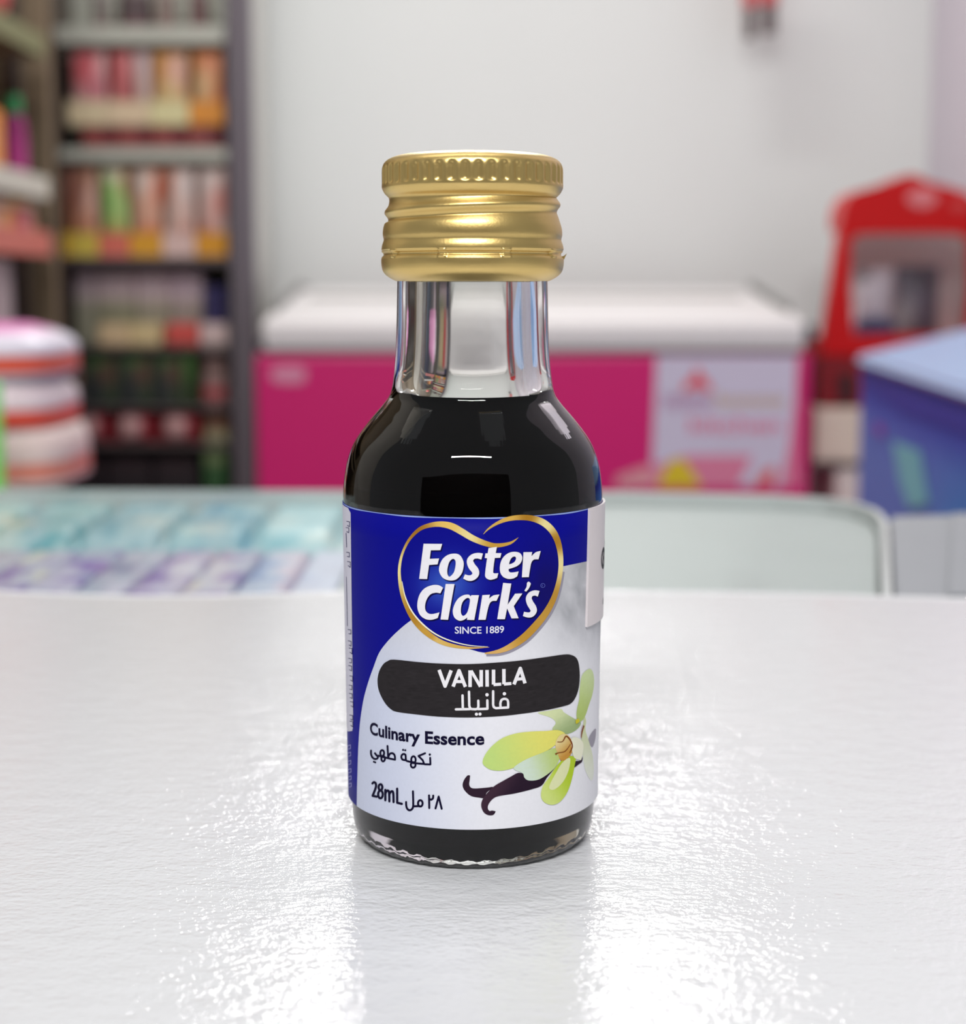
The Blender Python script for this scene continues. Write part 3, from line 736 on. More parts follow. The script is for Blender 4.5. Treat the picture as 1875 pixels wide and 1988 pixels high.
fd('flower_petal', [(680, 1240), (740, 1180), (850, 1120), (1000, 1060), (1120, 1010), (1182, 1020), (1205, 1100), (1150, 1222), (1050, 1312), (950, 1366), (850, 1372), (802, 1340), (782, 1290)], grad((800, 1200), (1180, 1060), (206, 222, 206), (186, 206, 122)), 6, 'pale green lower petal')
fd('flower_petal', [(1380, 1110), (1370, 1200), (1340, 1350), (1290, 1500), (1210, 1610), (1120, 1650), (1030, 1622), (990, 1550), (1010, 1440), (1080, 1340), (1150, 1230), (1220, 1150), (1300, 1100)], grad((1000, 1500), (1330, 1300), (206, 222, 130), (176, 202, 50)), 6, 'bright green drooping petal')
fd('petal_inside', [(1315, 1118), (1302, 1250), (1240, 1385), (1150, 1470), (1090, 1472), (1088, 1420), (1150, 1300), (1230, 1170)], (222, 226, 176), 7)
fd('flower_throat', [(1150, 960), (1200, 862), (1280, 850), (1340, 930), (1350, 1020), (1300, 1110), (1222, 1150), (1180, 1080)], grad((1160, 930), (1310, 1090), (228, 210, 150), (196, 142, 62)), 7, 'beige throat of the flower')
fd('flower_petal', [(1330, 900), (1400, 888), (1460, 940), (1466, 1030), (1440, 1142, 1), (1370, 1120), (1340, 1050)], (232, 232, 208), 8, 'cream flower lip')
fil = [[zm(ribbon(p_, w_, 4), *ZF)] for p_, w_ in (([(1170, 935), (1230, 930), (1270, 870), (1320, 920), (1340, 990), (1310, 1060)], [6, 9, 16, 15, 14, 8]), ([(1150, 1075), (1180, 1060), (1260, 1040), (1320, 960)], [22, 9, 9, 6]), ([(1470, 750), (1450, 820), (1440, 890)], [16, 14, 8]))]
decal('flower_filament', fil, (128, 66, 24), 9, lab)
fd('flower_petal', [(1380, 690), (1410, 672), (1420, 705), (1385, 730)], (206, 196, 50), 8)

# text panel at the left edge and the price sticker at the right
lp_ = [(668, 985), (676, 986), (681, 996), (686, 1410), (684, 1419), (676, 1420), (672, 1418)]
uvl = [px_uv(x, y) for x, y in lp_[1:6]]
decal('side_panel', [[[(-0.026, uvl[0][1]), uvl[0], uvl[1], uvl[2], uvl[3], uvl[4], (-0.026, uvl[4][1])]]], (214, 212, 226), 2, lab, label='white text panel at the left edge of the label', uvspace=True)
marks = []
random.seed(9)
for k, y in enumerate([1012, 1024, 1072, 1090, 1222, 1244, 1258, 1278, 1292, 1312, 1330, 1346, 1362, 1388, 1400]):
    x = 674.5 + 0.020 * (y - 985) + (1.5 if k % 3 == 0 else 0)
    marks += seg_quads([(x - 3, y), (x + 2.5, y + 1), (x + 2.5, y + 9 + 3 * random.random()), (x - 1.5, y + 8)], 1.3)
marks += seg_quads([(672.5, 1035), (673.5, 1062)], 1.3) + seg_quads([(673, 1120), (675, 1215)], 1.0)
decal('side_panel_lettering', [[q] for q in marks], (50, 46, 100), 3, lab)
marks = []
for y in (1448, 1462, 1478, 1494, 1508, 1522):
    x = 678 + 0.02 * (y - 1440)
    marks += seg_quads([(x - 2, y), (x + 3, y - 2), (x + 3, y + 5), (x - 1, y + 6)], 1.2)
decal('side_lettering', [[q] for q in marks], (150, 150, 215), 3, lab)
def sticker():
    a = [px_uv(1141, 987), px_uv(1135.5, 1217)]
    u1 = 0.0275; vs, fs = [], []
    n = 24
    for lay in (0, 1):
        for j in range(2):
            for i in range(n + 1):
                u = a[j][0] + (u1 - a[j][0]) * i / n
                v = a[j][1] + 0.0003 * (i / n) * (-1 if j == 0 else 1) * 0
                c = uv_co(u, v, 10)
                k = (label_r(v) + (0.00032 if lay else 0.00002)) / math.hypot(c[0], c[1])
                vs.append((c[0] * k, c[1] * k, v))
    q = 2 * (n + 1)
    for i in range(n):
        fs.append((q + i + n + 1, q + i + n + 2, q + i + 1, q + i)); fs.append((i, i + 1, i + n + 2, i + n + 1))
        fs.append((i, q + i, q + i + 1, i + 1)); fs.append((n + 1 + i, n + 2 + i, q + n + 2 + i, q + n + 1 + i))
    fs.append((0, n + 1, q + n + 1, q)); fs.append((n, q + n, q + 2 * n + 1, 2 * n + 1))
    return mesh('price_sticker', vs, fs, False)
stk = obj('price_sticker', sticker(), bottle, mat('sticker_paper', (222, 214, 216), rough=0.5, var=0.02, vscale=900))
stk['label'] = 'small white sticker on the right side of the label'
sy = px_uv(1164, 1085)
def sdec(name, shapes, col):
    o = decal(name, shapes, col, 22, stk, 0.0004, uvspace=True); return o
r_ = 0.0015
cu, cv = sy[0] + 0.0008, sy[1]
sdec('sticker_print', [[disc(cu, cv, r_, 24, 0.0014), disc(cu, cv, r_ * 0.72, 24, 0.0010)], [disc(cu, cv + 0.0005, 0.0006, 14), disc(cu, cv + 0.0005, 0.0003, 14)], [disc(cu, cv - 0.0005, 0.0007, 14), disc(cu, cv - 0.0005, 0.00035, 14)],
                       [[(cu + 0.0013, cv + 0.0022), (cu + 0.0016, cv + 0.0022), (cu + 0.0016, cv + 0.0012), (cu + 0.0013, cv + 0.0012)]], [[(cu + 0.0002, cv - 0.0052), (cu + 0.0006, cv - 0.0052), (cu + 0.0006, cv - 0.0060), (cu + 0.0002, cv - 0.0060)]]], (60, 58, 62))

# ================================================================== BACKGROUND PACK BUILDERS
def pouch_mesh(name, W, H, T, col, n=12, m_=14):
    """pillow bag standing on its lower seam, crimped seams top and bottom; col(s, t, front)"""
    vs, fs, uv = [], [], []
    for side in (0, 1):
        for j in range(m_ + 1):
            for i in range(n + 1):
                s, t = i / n, j / m_
                e = (max(0.0, math.sin(math.pi * t)) ** 0.55) * (max(0.0, math.sin(math.pi * s)) ** 0.5)
                if t < 0.06 or t > 0.93: e *= 0.25
                y = T / 2 * e * (-1 if side == 0 else 1)
                pinch = 1 - 0.025 * math.sin(math.pi * t)
                vs.append(((s - 0.5) * W * pinch, y, t * H)); uv.append((s, t, side == 0))
    q = (n + 1) * (m_ + 1)
    for side in (0, 1):
        for j in range(m_):
            for i in range(n):
                k = side * q + j * (n + 1) + i
                f = (k, k + 1, k + n + 2, k + n + 1); fs.append(f if side == 0 else f[::-1])
    for i in range(n):
        fs.append((i + 1, i, q + i, q + i + 1)); k = m_ * (n + 1) + i; fs.append((k, k + 1, q + k + 1, q + k))
    for j in range(m_):
        k = j * (n + 1); fs.append((k, k + n + 1, q + k + n + 1, q + k)); k += n; fs.append((k + n + 1, k, q + k, q + k + n + 1))
    me = mesh(name, vs, fs)
    a = me.color_attributes.new('Col', 'FLOAT_COLOR', 'POINT')
    for i, (s, t, fr) in enumerate(uv): a.data[i].color = (*gain_lin(col(s, t), BG), 1)
    return me
def carton_mesh(name, W, H, Dp, col, bev=0.004, n=10, m_=10):
    """bevelled box with a divided skin so that the print can follow it"""
    bm = bmesh.new()
    xs = [-W / 2 + W * i / n for i in range(n + 1)]; zs = [H * j / m_ for j in range(m_ + 1)]
    def quad_grid(f, na, nb):
        g = [[bm.verts.new(f(i / na, j / nb)) for i in range(na + 1)] for j in range(nb + 1)]
        for j in range(nb):
            for i in range(na): bm.faces.new((g[j][i], g[j][i + 1], g[j + 1][i + 1], g[j + 1][i]))
    b = min(bev, W / 5, H / 5, Dp / 5)
    quad_grid(lambda s, t: ((s - .5) * (W - 2 * b), -Dp / 2, b + t * (H - 2 * b)), n, m_)
    quad_grid(lambda s, t: ((.5 - s) * (W - 2 * b), Dp / 2, b + t * (H - 2 * b)), n, m_)
    quad_grid(lambda s, t: (W / 2, (s - .5) * (Dp - 2 * b), b + t * (H - 2 * b)), 2, m_)
    quad_grid(lambda s, t: (-W / 2, (.5 - s) * (Dp - 2 * b), b + t * (H - 2 * b)), 2, m_)
    quad_grid(lambda s, t: ((s - .5) * (W - 2 * b), (t - .5) * (Dp - 2 * b), H), n, 2)
    quad_grid(lambda s, t: ((s - .5) * (W - 2 * b), (.5 - t) * (Dp - 2 * b), 0), n, 2)
    bmesh.ops.bridge_loops
    # close the bevel gaps
    hull_edges = [e for e in bm.edges if e.is_boundary]
    verts = bm.verts[:]
    def strip(A, B):
        for p, q, r, s_ in zip(A[:-1], A[1:], B[1:], B[:-1]): bm.faces.new((p, q, r, s_))
    def pick(fn): return [v for v in verts if fn(v.co)]
    eps = 1e-6
    F_ = lambda v: abs(v.y + Dp / 2) < eps; B_ = lambda v: abs(v.y - Dp / 2) < eps
    R_ = lambda v: abs(v.x - W / 2) < eps; L_ = lambda v: abs(v.x + W / 2) < eps
    T_ = lambda v: abs(v.z - H) < eps; U_ = lambda v: abs(v.z) < eps
    mx, mz, my = W / 2 - b, H - b, Dp / 2 - b
    def row(face, ax, val, srt):
        r = [v for v in verts if face(v.co) and abs(v.co[ax] - val) < eps]; r.sort(key=lambda v: v.co[srt]); return r
    for f1, a1, v1, f2, a2, v2, srt in ((F_, 0, mx, R_, 1, -my, 2), (F_, 0, -mx, L_, 1, -my, 2), (B_, 0, mx, R_, 1, my, 2), (B_, 0, -mx, L_, 1, my, 2),
                                        (F_, 2, mz, T_, 1, -my, 0), (F_, 2, b, U_, 1, -my, 0), (B_, 2, mz, T_, 1, my, 0), (B_, 2, b, U_, 1, my, 0),
                                        (R_, 2, mz, T_, 0, mx, 1), (R_, 2, b, U_, 0, mx, 1), (L_, 2, mz, T_, 0, -mx, 1), (L_, 2, b, U_, 0, -mx, 1)):
        strip(row(f1, a1, v1, srt), row(f2, a2, v2, srt))
    for sx, fx in ((1, R_), (-1, L_)):
        for sy_, fy in ((1, B_), (-1, F_)):
            for sz, fz in ((1, T_), (0, U_)):
                zc = mz if sz else b
                a_ = [v for v in verts if fx(v.co) and abs(v.co.y - sy_ * my) < eps and abs(v.co.z - zc) < eps][0]
                b_ = [v for v in verts if fy(v.co) and abs(v.co.x - sx * mx) < eps and abs(v.co.z - zc) < eps][0]
                c2 = [v for v in verts if fz(v.co) and abs(v.co.x - sx * mx) < eps and abs(v.co.y - sy_ * my) < eps][0]
                bm.faces.new((a_, b_, c2))
    me = bm_mesh(name, bm)
    a = me.color_attributes.new('Col', 'FLOAT_COLOR', 'POINT')
    for i, v in enumerate(me.vertices):
        s, t = v.co.x / W + .5, v.co.z / H
        a.data[i].color = (*gain_lin(col(s, t), BG), 1)
    return me
def put(kind, name, label, cat, group, rect, D, thick, col, z=None, rz=0.0, bev=0.004):
    x0, y0, x1, y1 = rect
    yc = (y0 + y1) / 2
    W = X(x1, yc, D) - X(x0, yc, D); zb = Z(y1, D) if z is None else z; H = Z(y0, D) - zb
    if kind == 'pouch': me = pouch_mesh(name, W, H, thick, col)
    elif kind == 'tin': me = tin_mesh(name, W / 2, H, col)
    else: me = carton_mesh(name, W, H, thick, col, bev)
    o = obj(name, me, None, PRINT); o.location = ((X(x0, yc, D) + X(x1, yc, D)) / 2, D + Y0 + thick / 2, zb); o.rotation_euler.z = rz
    tag(o, label, cat, group)
    return o
def tin_mesh(name, r, H, col):
    pf = [(0, 0), (r * .96, 0), (r, H * .02), (r, H * .05), (r * .97, H * .07)] + [(r * .97, H * (.07 + .86 * k / 10)) for k in range(1, 11)] + [(r, H * .95), (r, H * .98), (r * .96, H), (r * .9, H * .985), (0, H * .985)]
    me = lathe(name, pf, 24)
    a = me.color_attributes.new('Col', 'FLOAT_COLOR', 'POINT')
    for i, v in enumerate(me.vertices): a.data[i].color = (*gain_lin(col(v.co.x / (2 * r) + .5, v.co.z / H), BG), 1)
    return me
def blotch(base, spots, seed=0, amp=0.0):
    """base colour with soft spots (s, t, radius_s, radius_t, colour)"""
    def f(s, t):
        c = base
        for a, b, ra, rb_, cc in spots:
            d = ((s - a) / ra) ** 2 + ((t - b) / rb_) ** 2
            c = lerp(c, cc, math.exp(-d * d))
        return c
    return f
def bands(*bs):
    """(t_top, colour) from bottom to top"""
    def f(s, t):
        for tt, c in bs:
            if t <= tt: return c
        return bs[-1][1]
    return f

# ================================================================== SHELF RACK (back left)
RD = 3.1
RX0, RX1 = X(84, 300, RD), X(488, 300, RD)
rack = empty('shelf_rack', ((RX0 + RX1) / 2, RD + Y0, 0))
tag(rack, 'tall dark grey metal shelf rack filled with packets, left of the pink freezer', 'shelf rack')
postm = mat('dark_grey_post', (104, 96, 104), rough=0.5)
sidem = mat('rack_side_panel', (196, 196, 190), rough=0.6)
backm = mat('rack_back_panel', (206, 208, 196), rough=0.7)
boardm = mat('rack_board', (188, 190, 178), rough=0.5)
boardd = mat('rack_board_dark', (86, 76, 78), rough=0.5)
RDEP = 0.24
attach(box('back_panel', RX0, RX1, RD + Y0 + RDEP - 0.01, RD + Y0 + RDEP, 0.02, 2.2, backm), rack)
attach(box('side_panel', RX1 - 0.006, RX1, RD + Y0 + 0.046, RD + Y0 + RDEP - 0.011, 0.02, 2.2, sidem), rack)
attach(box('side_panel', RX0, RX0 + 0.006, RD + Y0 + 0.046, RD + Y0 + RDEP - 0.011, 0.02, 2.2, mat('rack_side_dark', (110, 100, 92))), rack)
PW = X(488, 300, RD) - X(442, 300, RD)
attach(box('post', RX1 - PW, RX1, RD + Y0, RD + Y0 + 0.045, 0.0, 2.2, postm, None, 0.004), rack)
attach(box('post', RX0, RX0 + PW * 0.55, RD + Y0, RD + Y0 + 0.045, 0.0, 2.2, mat('brown_post', (84, 70, 62)), None, 0.004), rack)
boards = [(50, 84, boardm), (288, 312, boardm), (498, 514, boardd), (674, 682, boardd), (789, 796, boardd), (863, 870, boardd), (1040, 1052, boardd)]
BZ = {}
IX0, IX1 = RX0 + PW * 0.55 + 0.002, RX1 - PW - 0.002
for k, (ya, yb, m_) in enumerate(boards):
    za, zb = Z(ya, RD), Z(yb, RD); BZ[k] = za
    attach(box('shelf_board', IX0, IX1, RD + Y0 + 0.004, RD + Y0 + RDEP - 0.012, zb, za, m_, None, 0.003), rack)
DI = RD + 0.02
def row_item(kind, name, label, cat, group, x0, y0, x1, y1, thick, col, z=None, dd=0.0, bev=0.004):
    yc = (y0 + y1) / 2; D = DI + dd; k = F * (ct - (yc - CY) / F * st) / D
    x0 = max(x0, CX + (IX0 + 0.003) * k); x1 = min(x1, CX + (IX1 - 0.003) * k)
    return put(kind, name, label, cat, group, (x0, y0, x1, y1), D, thick, col, z, 0, bev)
E = 0.0006
# shelf 0: dark things at the upper frame edge
for x0, x1, c, lb in ((172, 206, (112, 104, 100), 'grey jar on the top visible shelf, left end'), (222, 290, (74, 60, 62), 'large dark tub on the top visible shelf'), (296, 336, (128, 112, 106), 'small brown-grey jar on the top visible shelf'), (362, 400, (110, 84, 84), 'maroon-grey jar on the top visible shelf, right end')):
    row_item('tin', 'storage_jar', lb, 'jar', 'jars on the top shelf', x0, -40, x1, 50, 0.06, bands((.2, lerp(c, (120, 60, 66), .5)), (.75, c), (1, lerp(c, (190, 186, 180), .4))), BZ[0] + E, 0.06)
def pale(f): return lambda s_, t_: lerp(f(s_, t_), (196, 176, 164), 0.22)
# shelf 1: maroon bars, cream trays, pouches
mx_ = [(158, 224), (226, 292), (294, 360), (362, 430)]
ml = ['leftmost', 'second from left', 'third from left', 'rightmost']
ztr = 0
for i, (a, b) in enumerate(mx_):
    o = row_item('box', 'maroon_box', 'flat maroon box under the cream trays, ' + ml[i], 'box', 'maroon boxes on the upper shelf', a, 243, b, 288, 0.10, blotch((104, 44, 44), [(.3, .5, .3, .3, (126, 66, 62)), (.8, .8, .3, .3, (84, 34, 40))]), BZ[1] + E)
    ztr = Z(243, DI)
zp = ztr + E
trays = [((130, 205), (206, 190, 156)), ((207, 290), (214, 192, 160)), ((292, 366), (206, 198, 150)), ((368, 434), (232, 152, 56))]
tl = ['cream display tray at the left end of the upper shelf', 'beige display tray, second on the upper shelf', 'pale yellow display tray, third on the upper shelf', 'orange display tray at the right end of the upper shelf']
def tray_mesh(name, W, H, Dp, col):
    bm = bmesh.new(); t = 0.0012
    boxbm(bm, -W / 2, W / 2, -Dp / 2, Dp / 2, 0, t); boxbm(bm, -W / 2, W / 2, -Dp / 2, -Dp / 2 + t, t, H); boxbm(bm, -W / 2, W / 2, Dp / 2 - t, Dp / 2, t, H * 1.15)
    boxbm(bm, -W / 2, -W / 2 + t, -Dp / 2 + t, Dp / 2 - t, t, H * 1.08); boxbm(bm, W / 2 - t, W / 2, -Dp / 2 + t, Dp / 2 - t, t, H * 1.08)
    me = bm_mesh(name, bm); paint(me, lambda co: col, BG); return me
for i, ((a, b), c) in enumerate(trays):
    W = X(b, 220, DI) - X(a, 220, DI); H = Z(196, DI) - zp
    o = obj('display_tray', tray_mesh('display_tray', W, H, 0.085, c), None, PRINT)
    o.location = ((X(a, 220, DI) + X(b, 220, DI)) / 2, DI + Y0 + 0.0425, zp); tag(o, tl[i], 'tray', 'display trays on the upper shelf')
zpo = zp + 0.0035
pou = [(136, 205, blotch((206, 160, 160), [(.4, .75, .4, .3, (206, 70, 84)), (.7, .5, .3, .2, (160, 70, 84))]), 'pink and red pouch at the left end of the cream trays'),
       (210, 257, blotch((190, 120, 120), [(.4, .7, .4, .35, (160, 44, 52)), (.7, .45, .3, .2, (150, 60, 64))]), 'dark red pouch in the beige tray'),
       (259, 290, blotch((220, 192, 194), [(.5, .4, .4, .3, (206, 176, 166))]), 'whitish pink pouch beside the dark red one'),
       (295, 363, blotch((210, 160, 104), [(.25, .8, .3, .3, (190, 128, 60)), (.7, .7, .3, .3, (206, 150, 130)), (.5, .4, .3, .2, (196, 170, 110))]), 'tan pouch in the pale yellow tray'),
       (371, 430, blotch((212, 148, 88), [(.6, .85, .5, .2, (232, 128, 74)), (.3, .45, .3, .3, (196, 160, 110)), (.95, .3, .2, .4, (220, 100, 50))]), 'orange pouch in the orange tray')]
for a, b, c, lb in pou: row_item('pouch', 'snack_pouch', lb, 'pouch', 'pouches on the upper shelf', a + 2, 96, b, 200, 0.022, pale(c), zpo, 0.008)
# shelf 2: six display boxes, six pouches standing in them
bx6 = [(112, 134, (206, 160, 50)), (136, 190, (216, 192, 84)), (192, 250, (206, 108, 92)), (252, 314, (220, 160, 50)), (316, 378, (214, 184, 176)), (380, 440, (226, 158, 44))]
b6 = ['narrow ochre', 'yellow', 'salmon red', 'amber', 'pinkish white', 'orange']
for i, (a, b, c) in enumerate(bx6):
    W = X(b, 470, DI) - X(a, 470, DI); H = Z(452, DI) - BZ[2] - E
    o = obj('display_tray', tray_mesh('display_tray', W, H, 0.085, c), None, PRINT)
    o.location = ((X(a, 470, DI) + X(b, 470, DI)) / 2, DI + Y0 + 0.0425, BZ[2] + E); tag(o, b6[i] + ' display tray on the middle shelf of the rack', 'tray', 'display trays on the middle shelf')
p6 = [(112, 133, blotch((160, 92, 66), [(.5, .8, .5, .15, (190, 130, 110)), (.5, .3, .5, .2, (150, 84, 36))]), 'brown'),
      (136, 188, blotch((196, 150, 132), [(.25, .75, .3, .3, (130, 72, 58)), (.7, .9, .2, .15, (140, 86, 54)), (.5, .3, .5, .2, (176, 110, 80))]), 'pinkish brown'),
      (194, 248, blotch((140, 176, 92), [(.5, .95, .5, .12, (206, 200, 180)), (.9, .85, .15, .2, (140, 84, 40)), (.5, .2, .5, .2, (150, 150, 70)), (.3, .6, .4, .2, (116, 172, 80))]), 'green'),
      (254, 312, blotch((222, 164, 136), [(.35, .85, .35, .2, (236, 216, 204)), (.9, .75, .2, .2, (200, 96, 66)), (.6, .2, .4, .15, (196, 96, 52))]), 'salmon'),
      (318, 376, blotch((226, 190, 178), [(.1, .8, .2, .2, (206, 110, 80)), (.7, .8, .4, .2, (236, 218, 212)), (.7, .15, .4, .2, (160, 100, 84))]), 'cream pink'),
      (382, 437, blotch((222, 184, 176), [(.4, .85, .4, .2, (232, 214, 208)), (.8, .6, .3, .2, (190, 110, 100)), (.3, .2, .3, .2, (170, 100, 84))]), 'white and rose')]
for a, b, c, lb in p6: row_item('pouch', 'snack_pouch', lb + ' pouch standing in a tray on the middle shelf', 'pouch', 'pouches on the middle shelf', a + 2, 322, b, 456, 0.024, pale(c), BZ[2] + 0.0045, 0.008)
# shelf 3
for k, (a, b, c1, c2, lb) in enumerate(((128, 188, (184, 166, 170), (140, 138, 120), 'left'), (190, 262, (184, 164, 168), (130, 128, 106), 'second'), (264, 330, (190, 170, 176), (138, 132, 116), 'third'), (332, 394, (190, 170, 180), (142, 132, 124), 'right'))):
    row_item('box', 'storage_carton', 'dull mauve and olive carton at the back of the lower shelf, ' + lb, 'carton', 'mauve cartons at the back of the lower shelf', a, 520, b, 673, 0.10, bands((.55, c2), (.62, lerp(c1, c2, .5)), (1, c1)), BZ[3] + E, 0.06)
for a, b, c, lb in ((190, 250, (218, 192, 152), 'cream box on the lower shelf, left of its pair'), (252, 312, (222, 200, 150), 'cream yellow box on the lower shelf, right of its pair'), (322, 384, (190, 76, 70), 'small red box on the lower shelf'), (387, 440, (206, 184, 182), 'pinkish white box at the right end of the lower shelf')):
    row_item('box', 'small_carton', lb, 'box', 'small boxes on the lower shelf', a, 628, b, 674, 0.05, blotch(c, [(.5, .2, .5, .15, lerp(c, (60, 50, 40), .3))]), BZ[3] + E)
row_item('box', 'navy_box', 'navy blue box on top of the pinkish white box', 'box', None, 394, 556, 438, 628, 0.06, blotch((44, 40, 80), [(.5, .5, .4, .3, (36, 30, 70))]), Z(628, DI) + E, 0.01)
# shelf 4: dark green packs and red tins
for i, (a, b) in enumerate(((160, 228), (230, 296), (298, 352))):
    row_item('box', 'dark_green_carton', ('left', 'middle', 'right')[i] + ' dark green carton on the shelf above the red packs', 'carton', 'dark green cartons', a, 692, b, 789, 0.1, blotch((50, 60, 46), [(.7, .7, .3, .3, (84, 62, 52)), (.3, .3, .3, .3, (38, 40, 44)), (.5, .9, .3, .1, (60, 90, 50))]), BZ[4] + E)
row_item('box', 'green_carton', 'narrow green carton right of the dark green cartons', 'carton', None, 354, 682, 376, 789, 0.1, blotch((66, 96, 52), [(.5, .2, .5, .3, (50, 60, 42))]), BZ[4] + E)
row_item('box', 'grey_carton', 'grey carton at the left end beside the dark green cartons', 'carton', None, 112, 690, 156, 789, 0.1, blotch((98, 94, 86), [(.8, .7, .3, .3, (130, 84, 72))]), BZ[4] + E)
row_item('tin', 'stacked_tin', 'lower red tin at the right end of the shelf', 'tin', 'stacked red tins', 388, 738, 438, 789, 0.05, bands((.25, (120, 90, 88)), (.75, (160, 76, 80)), (1, (140, 110, 108))), BZ[4] + E)
row_item('tin', 'stacked_tin', 'upper brownish tin standing on the red tin', 'tin', 'stacked red tins', 388, 690, 438, 738, 0.05, bands((.4, (140, 116, 112)), (.75, (92, 70, 66)), (1, (120, 100, 98))), Z(738, DI) + E)
# shelf 5: red packs with a white disc
for i, (a, b) in enumerate(((128, 212), (216, 300), (304, 388))):
    row_item('pouch', 'red_pack', ('left', 'middle', 'right')[i] + ' dark red pack with a round pale patch on the lower shelf', 'pack', 'red packs with pale patches', a, 798, b, 864, 0.07, blotch((132, 40, 48), [(.42, .5, .28, .45, (206, 170, 168))]), BZ[5] + E)
row_item('box', 'brown_carton', 'brown and sage carton right of the red packs', 'carton', None, 396, 800, 440, 863, 0.08, bands((.4, (136, 134, 106)), (.65, (110, 80, 62)), (1, (78, 52, 42))), BZ[5] + E)
# bottom: black crates, green pack
for i, (a, b) in enumerate(((120, 205), (208, 296), (299, 386))):
    row_item('box', 'black_crate', ('left', 'middle', 'right')[i] + ' black crate on the bottom shelf of the rack', 'crate', 'black crates on the bottom shelf', a, 890, b, 1040, 0.15, blotch((36, 30, 34), [(.5, .9, .5, .1, (48, 36, 40))]), BZ[6] + E, 0.02)
row_item('box', 'green_pack', 'dark green pack at the right end of the bottom shelf', 'pack', None, 396, 872, 440, 1040, 0.1, blotch((42, 76, 44), [(.5, .9, .5, .1, (110, 120, 84))]), BZ[6] + E)

# ================================================================== LEFT GONDOLA along the left wall
GXF = -0.69
gon = empty('side_shelving', (-1.0, 1.95, 0))
tag(gon, 'brown wooden shelving along the left wall at the left picture edge', 'shelving')
brown = mat('brown_end_panel', (122, 106, 82), rough=0.6, var=0.15, vscale=8)
PD = 2.72
gy1 = PD + Y0
attach(box('end_panel', -1.49, X(108, 600, PD), gy1, gy1 + 0.025, 0, 2.3, brown), gon)
attach(box('gap_shade_strip', X(24, 600, PD - 0.05), X(50, 600, PD - 0.05), gy1 - 0.05, gy1 - 0.025, 0, 2.3, mat('gap_shade_dark', (58, 46, 40), rough=0.6)), gon)  # dark strip standing in for the shade in the gap by the end panel
attach(box('back_panel', -1.49, -1.47, 1.2, gy1 - 0.001, 0, 2.3, brown), gon)
liplight = mat('shelf_lip_white', (206, 204, 190), rough=0.5)
lipred = mat('shelf_lip_red', (206, 112, 98), rough=0.5)
GY0 = 1.35
YE = 2.60 + Y0
for yb, m_ in ((66, mat('shelf_lip_olive', (122, 122, 84), rough=0.6)), (352, liplight), (462, lipred), (960, liplight)):
    zc = Z(yb, 2.5)
    attach(box('shelf_board', -1.465, GXF + 0.012, GY0, YE, zc - 0.02, zc + 0.004, brown), gon)
    attach(box('shelf_lip', GXF + 0.013, GXF + 0.018, GY0, YE, zc - (0.022 if yb != 462 else 0.026), zc + (0.012 if yb != 462 else 0.012), m_, None, 0.001), gon)
def gitem(kind, name, label, cat, D0, D1, zb, zt, col, group=None, dep=0.12, xf=GXF - 0.004):
    """item whose printed face looks to +X; D0..D1 along the shelf"""
    W = D1 - D0; H = zt - zb
    me = pouch_mesh(name, W, H, dep, col) if kind == 'pouch' else (tin_mesh(name, W / 2, H, col) if kind == 'tin' else carton_mesh(name, W, H, dep, col))
    o = obj(name, me, None, PRINT); o.location = (xf - dep / 2, (D0 + D1) / 2 + Y0, zb); o.rotation_euler.z = math.pi / 2
    return tag(o, label, cat, group)
zs1 = Z(66, 2.5) + 0.0046; zs2 = Z(352, 2.5) + 0.0046; zs3 = Z(462, 2.5) + 0.0046
gitem('pouch', 'red_bag', 'coral red bag at the upper left picture corner', 'bag', 2.34, 2.60, zs1, zs1 + 0.12, blotch((226, 120, 110), [(.7, .7, .3, .3, (236, 150, 140)), (.3, .3, .4, .3, (214, 84, 80))]))
def squeeze_bottle():
    D = 2.56; r = 0.018; e = empty('squeeze_bottle', (GXF - 0.022, D + Y0, zs2))
    tag(e, 'magenta bottle with a green cap on the side shelving', 'bottle')
    zt = Z(222, D); hb = zt - zs2
    b = obj('body', lathe('body', [(0, 0), (r * .9, 0), (r, .006), (r * 1.0, hb * .5), (r * .97, hb * .8), (r * .8, hb * .95), (r * .5, hb), (0, hb)], 32), e, PRINT)
    paint(b.data, lambda co: lerp((196, 76, 150), (140, 20, 100), sm((co.z / hb - 0.35) * 3)))
    hc = Z(186, D) - zs2
    obj('cap', lathe('cap', [(0, hb), (r * .62, hb), (r * .66, hb + .003), (r * .62, hc - .004), (r * .5, hc), (0, hc)], 28), e, mat('green_cap', (36, 150, 84), rough=0.3))
squeeze_bottle()
gitem('box', 'orange_carton', 'orange carton left of the green-capped bottle at the picture edge', 'carton', 2.26, 2.44, zs2, Z(215, 2.44), blotch((236, 150, 70), [(.5, .5, .3, .3, (240, 180, 120))]))
zpe = Z(407, 2.55)
gitem('box', 'peach_carton', 'peach carton with a dark pink patch on the red-lipped side shelf', 'carton', 2.34, 2.595, zs3, zpe, blotch((222, 170, 140), [(.72, .5, .14, .6, (160, 40, 90)), (.45, .6, .12, .6, (232, 150, 50))]))
gitem('box', 'yellow_white_pack', 'white pack with a yellow patch lying on the peach carton', 'pack', 2.34, 2.595, zpe + 0.0005, Z(352, 2.5) - 0.024, blotch((214, 206, 186), [(.62, .65, .2, .35, (214, 186, 70)), (.7, .1, .12, .2, (210, 140, 130))]))
zlow = Z(960, 2.5) + 0.0046
gitem('box', 'mauve_carton', 'tall mauve-grey carton below the red shelf lip at the left edge', 'carton', 2.20, 2.455, zlow, Z(500, 2.4), blotch((150, 138, 140), [(.6, .3, .3, .3, (160, 150, 148))]))

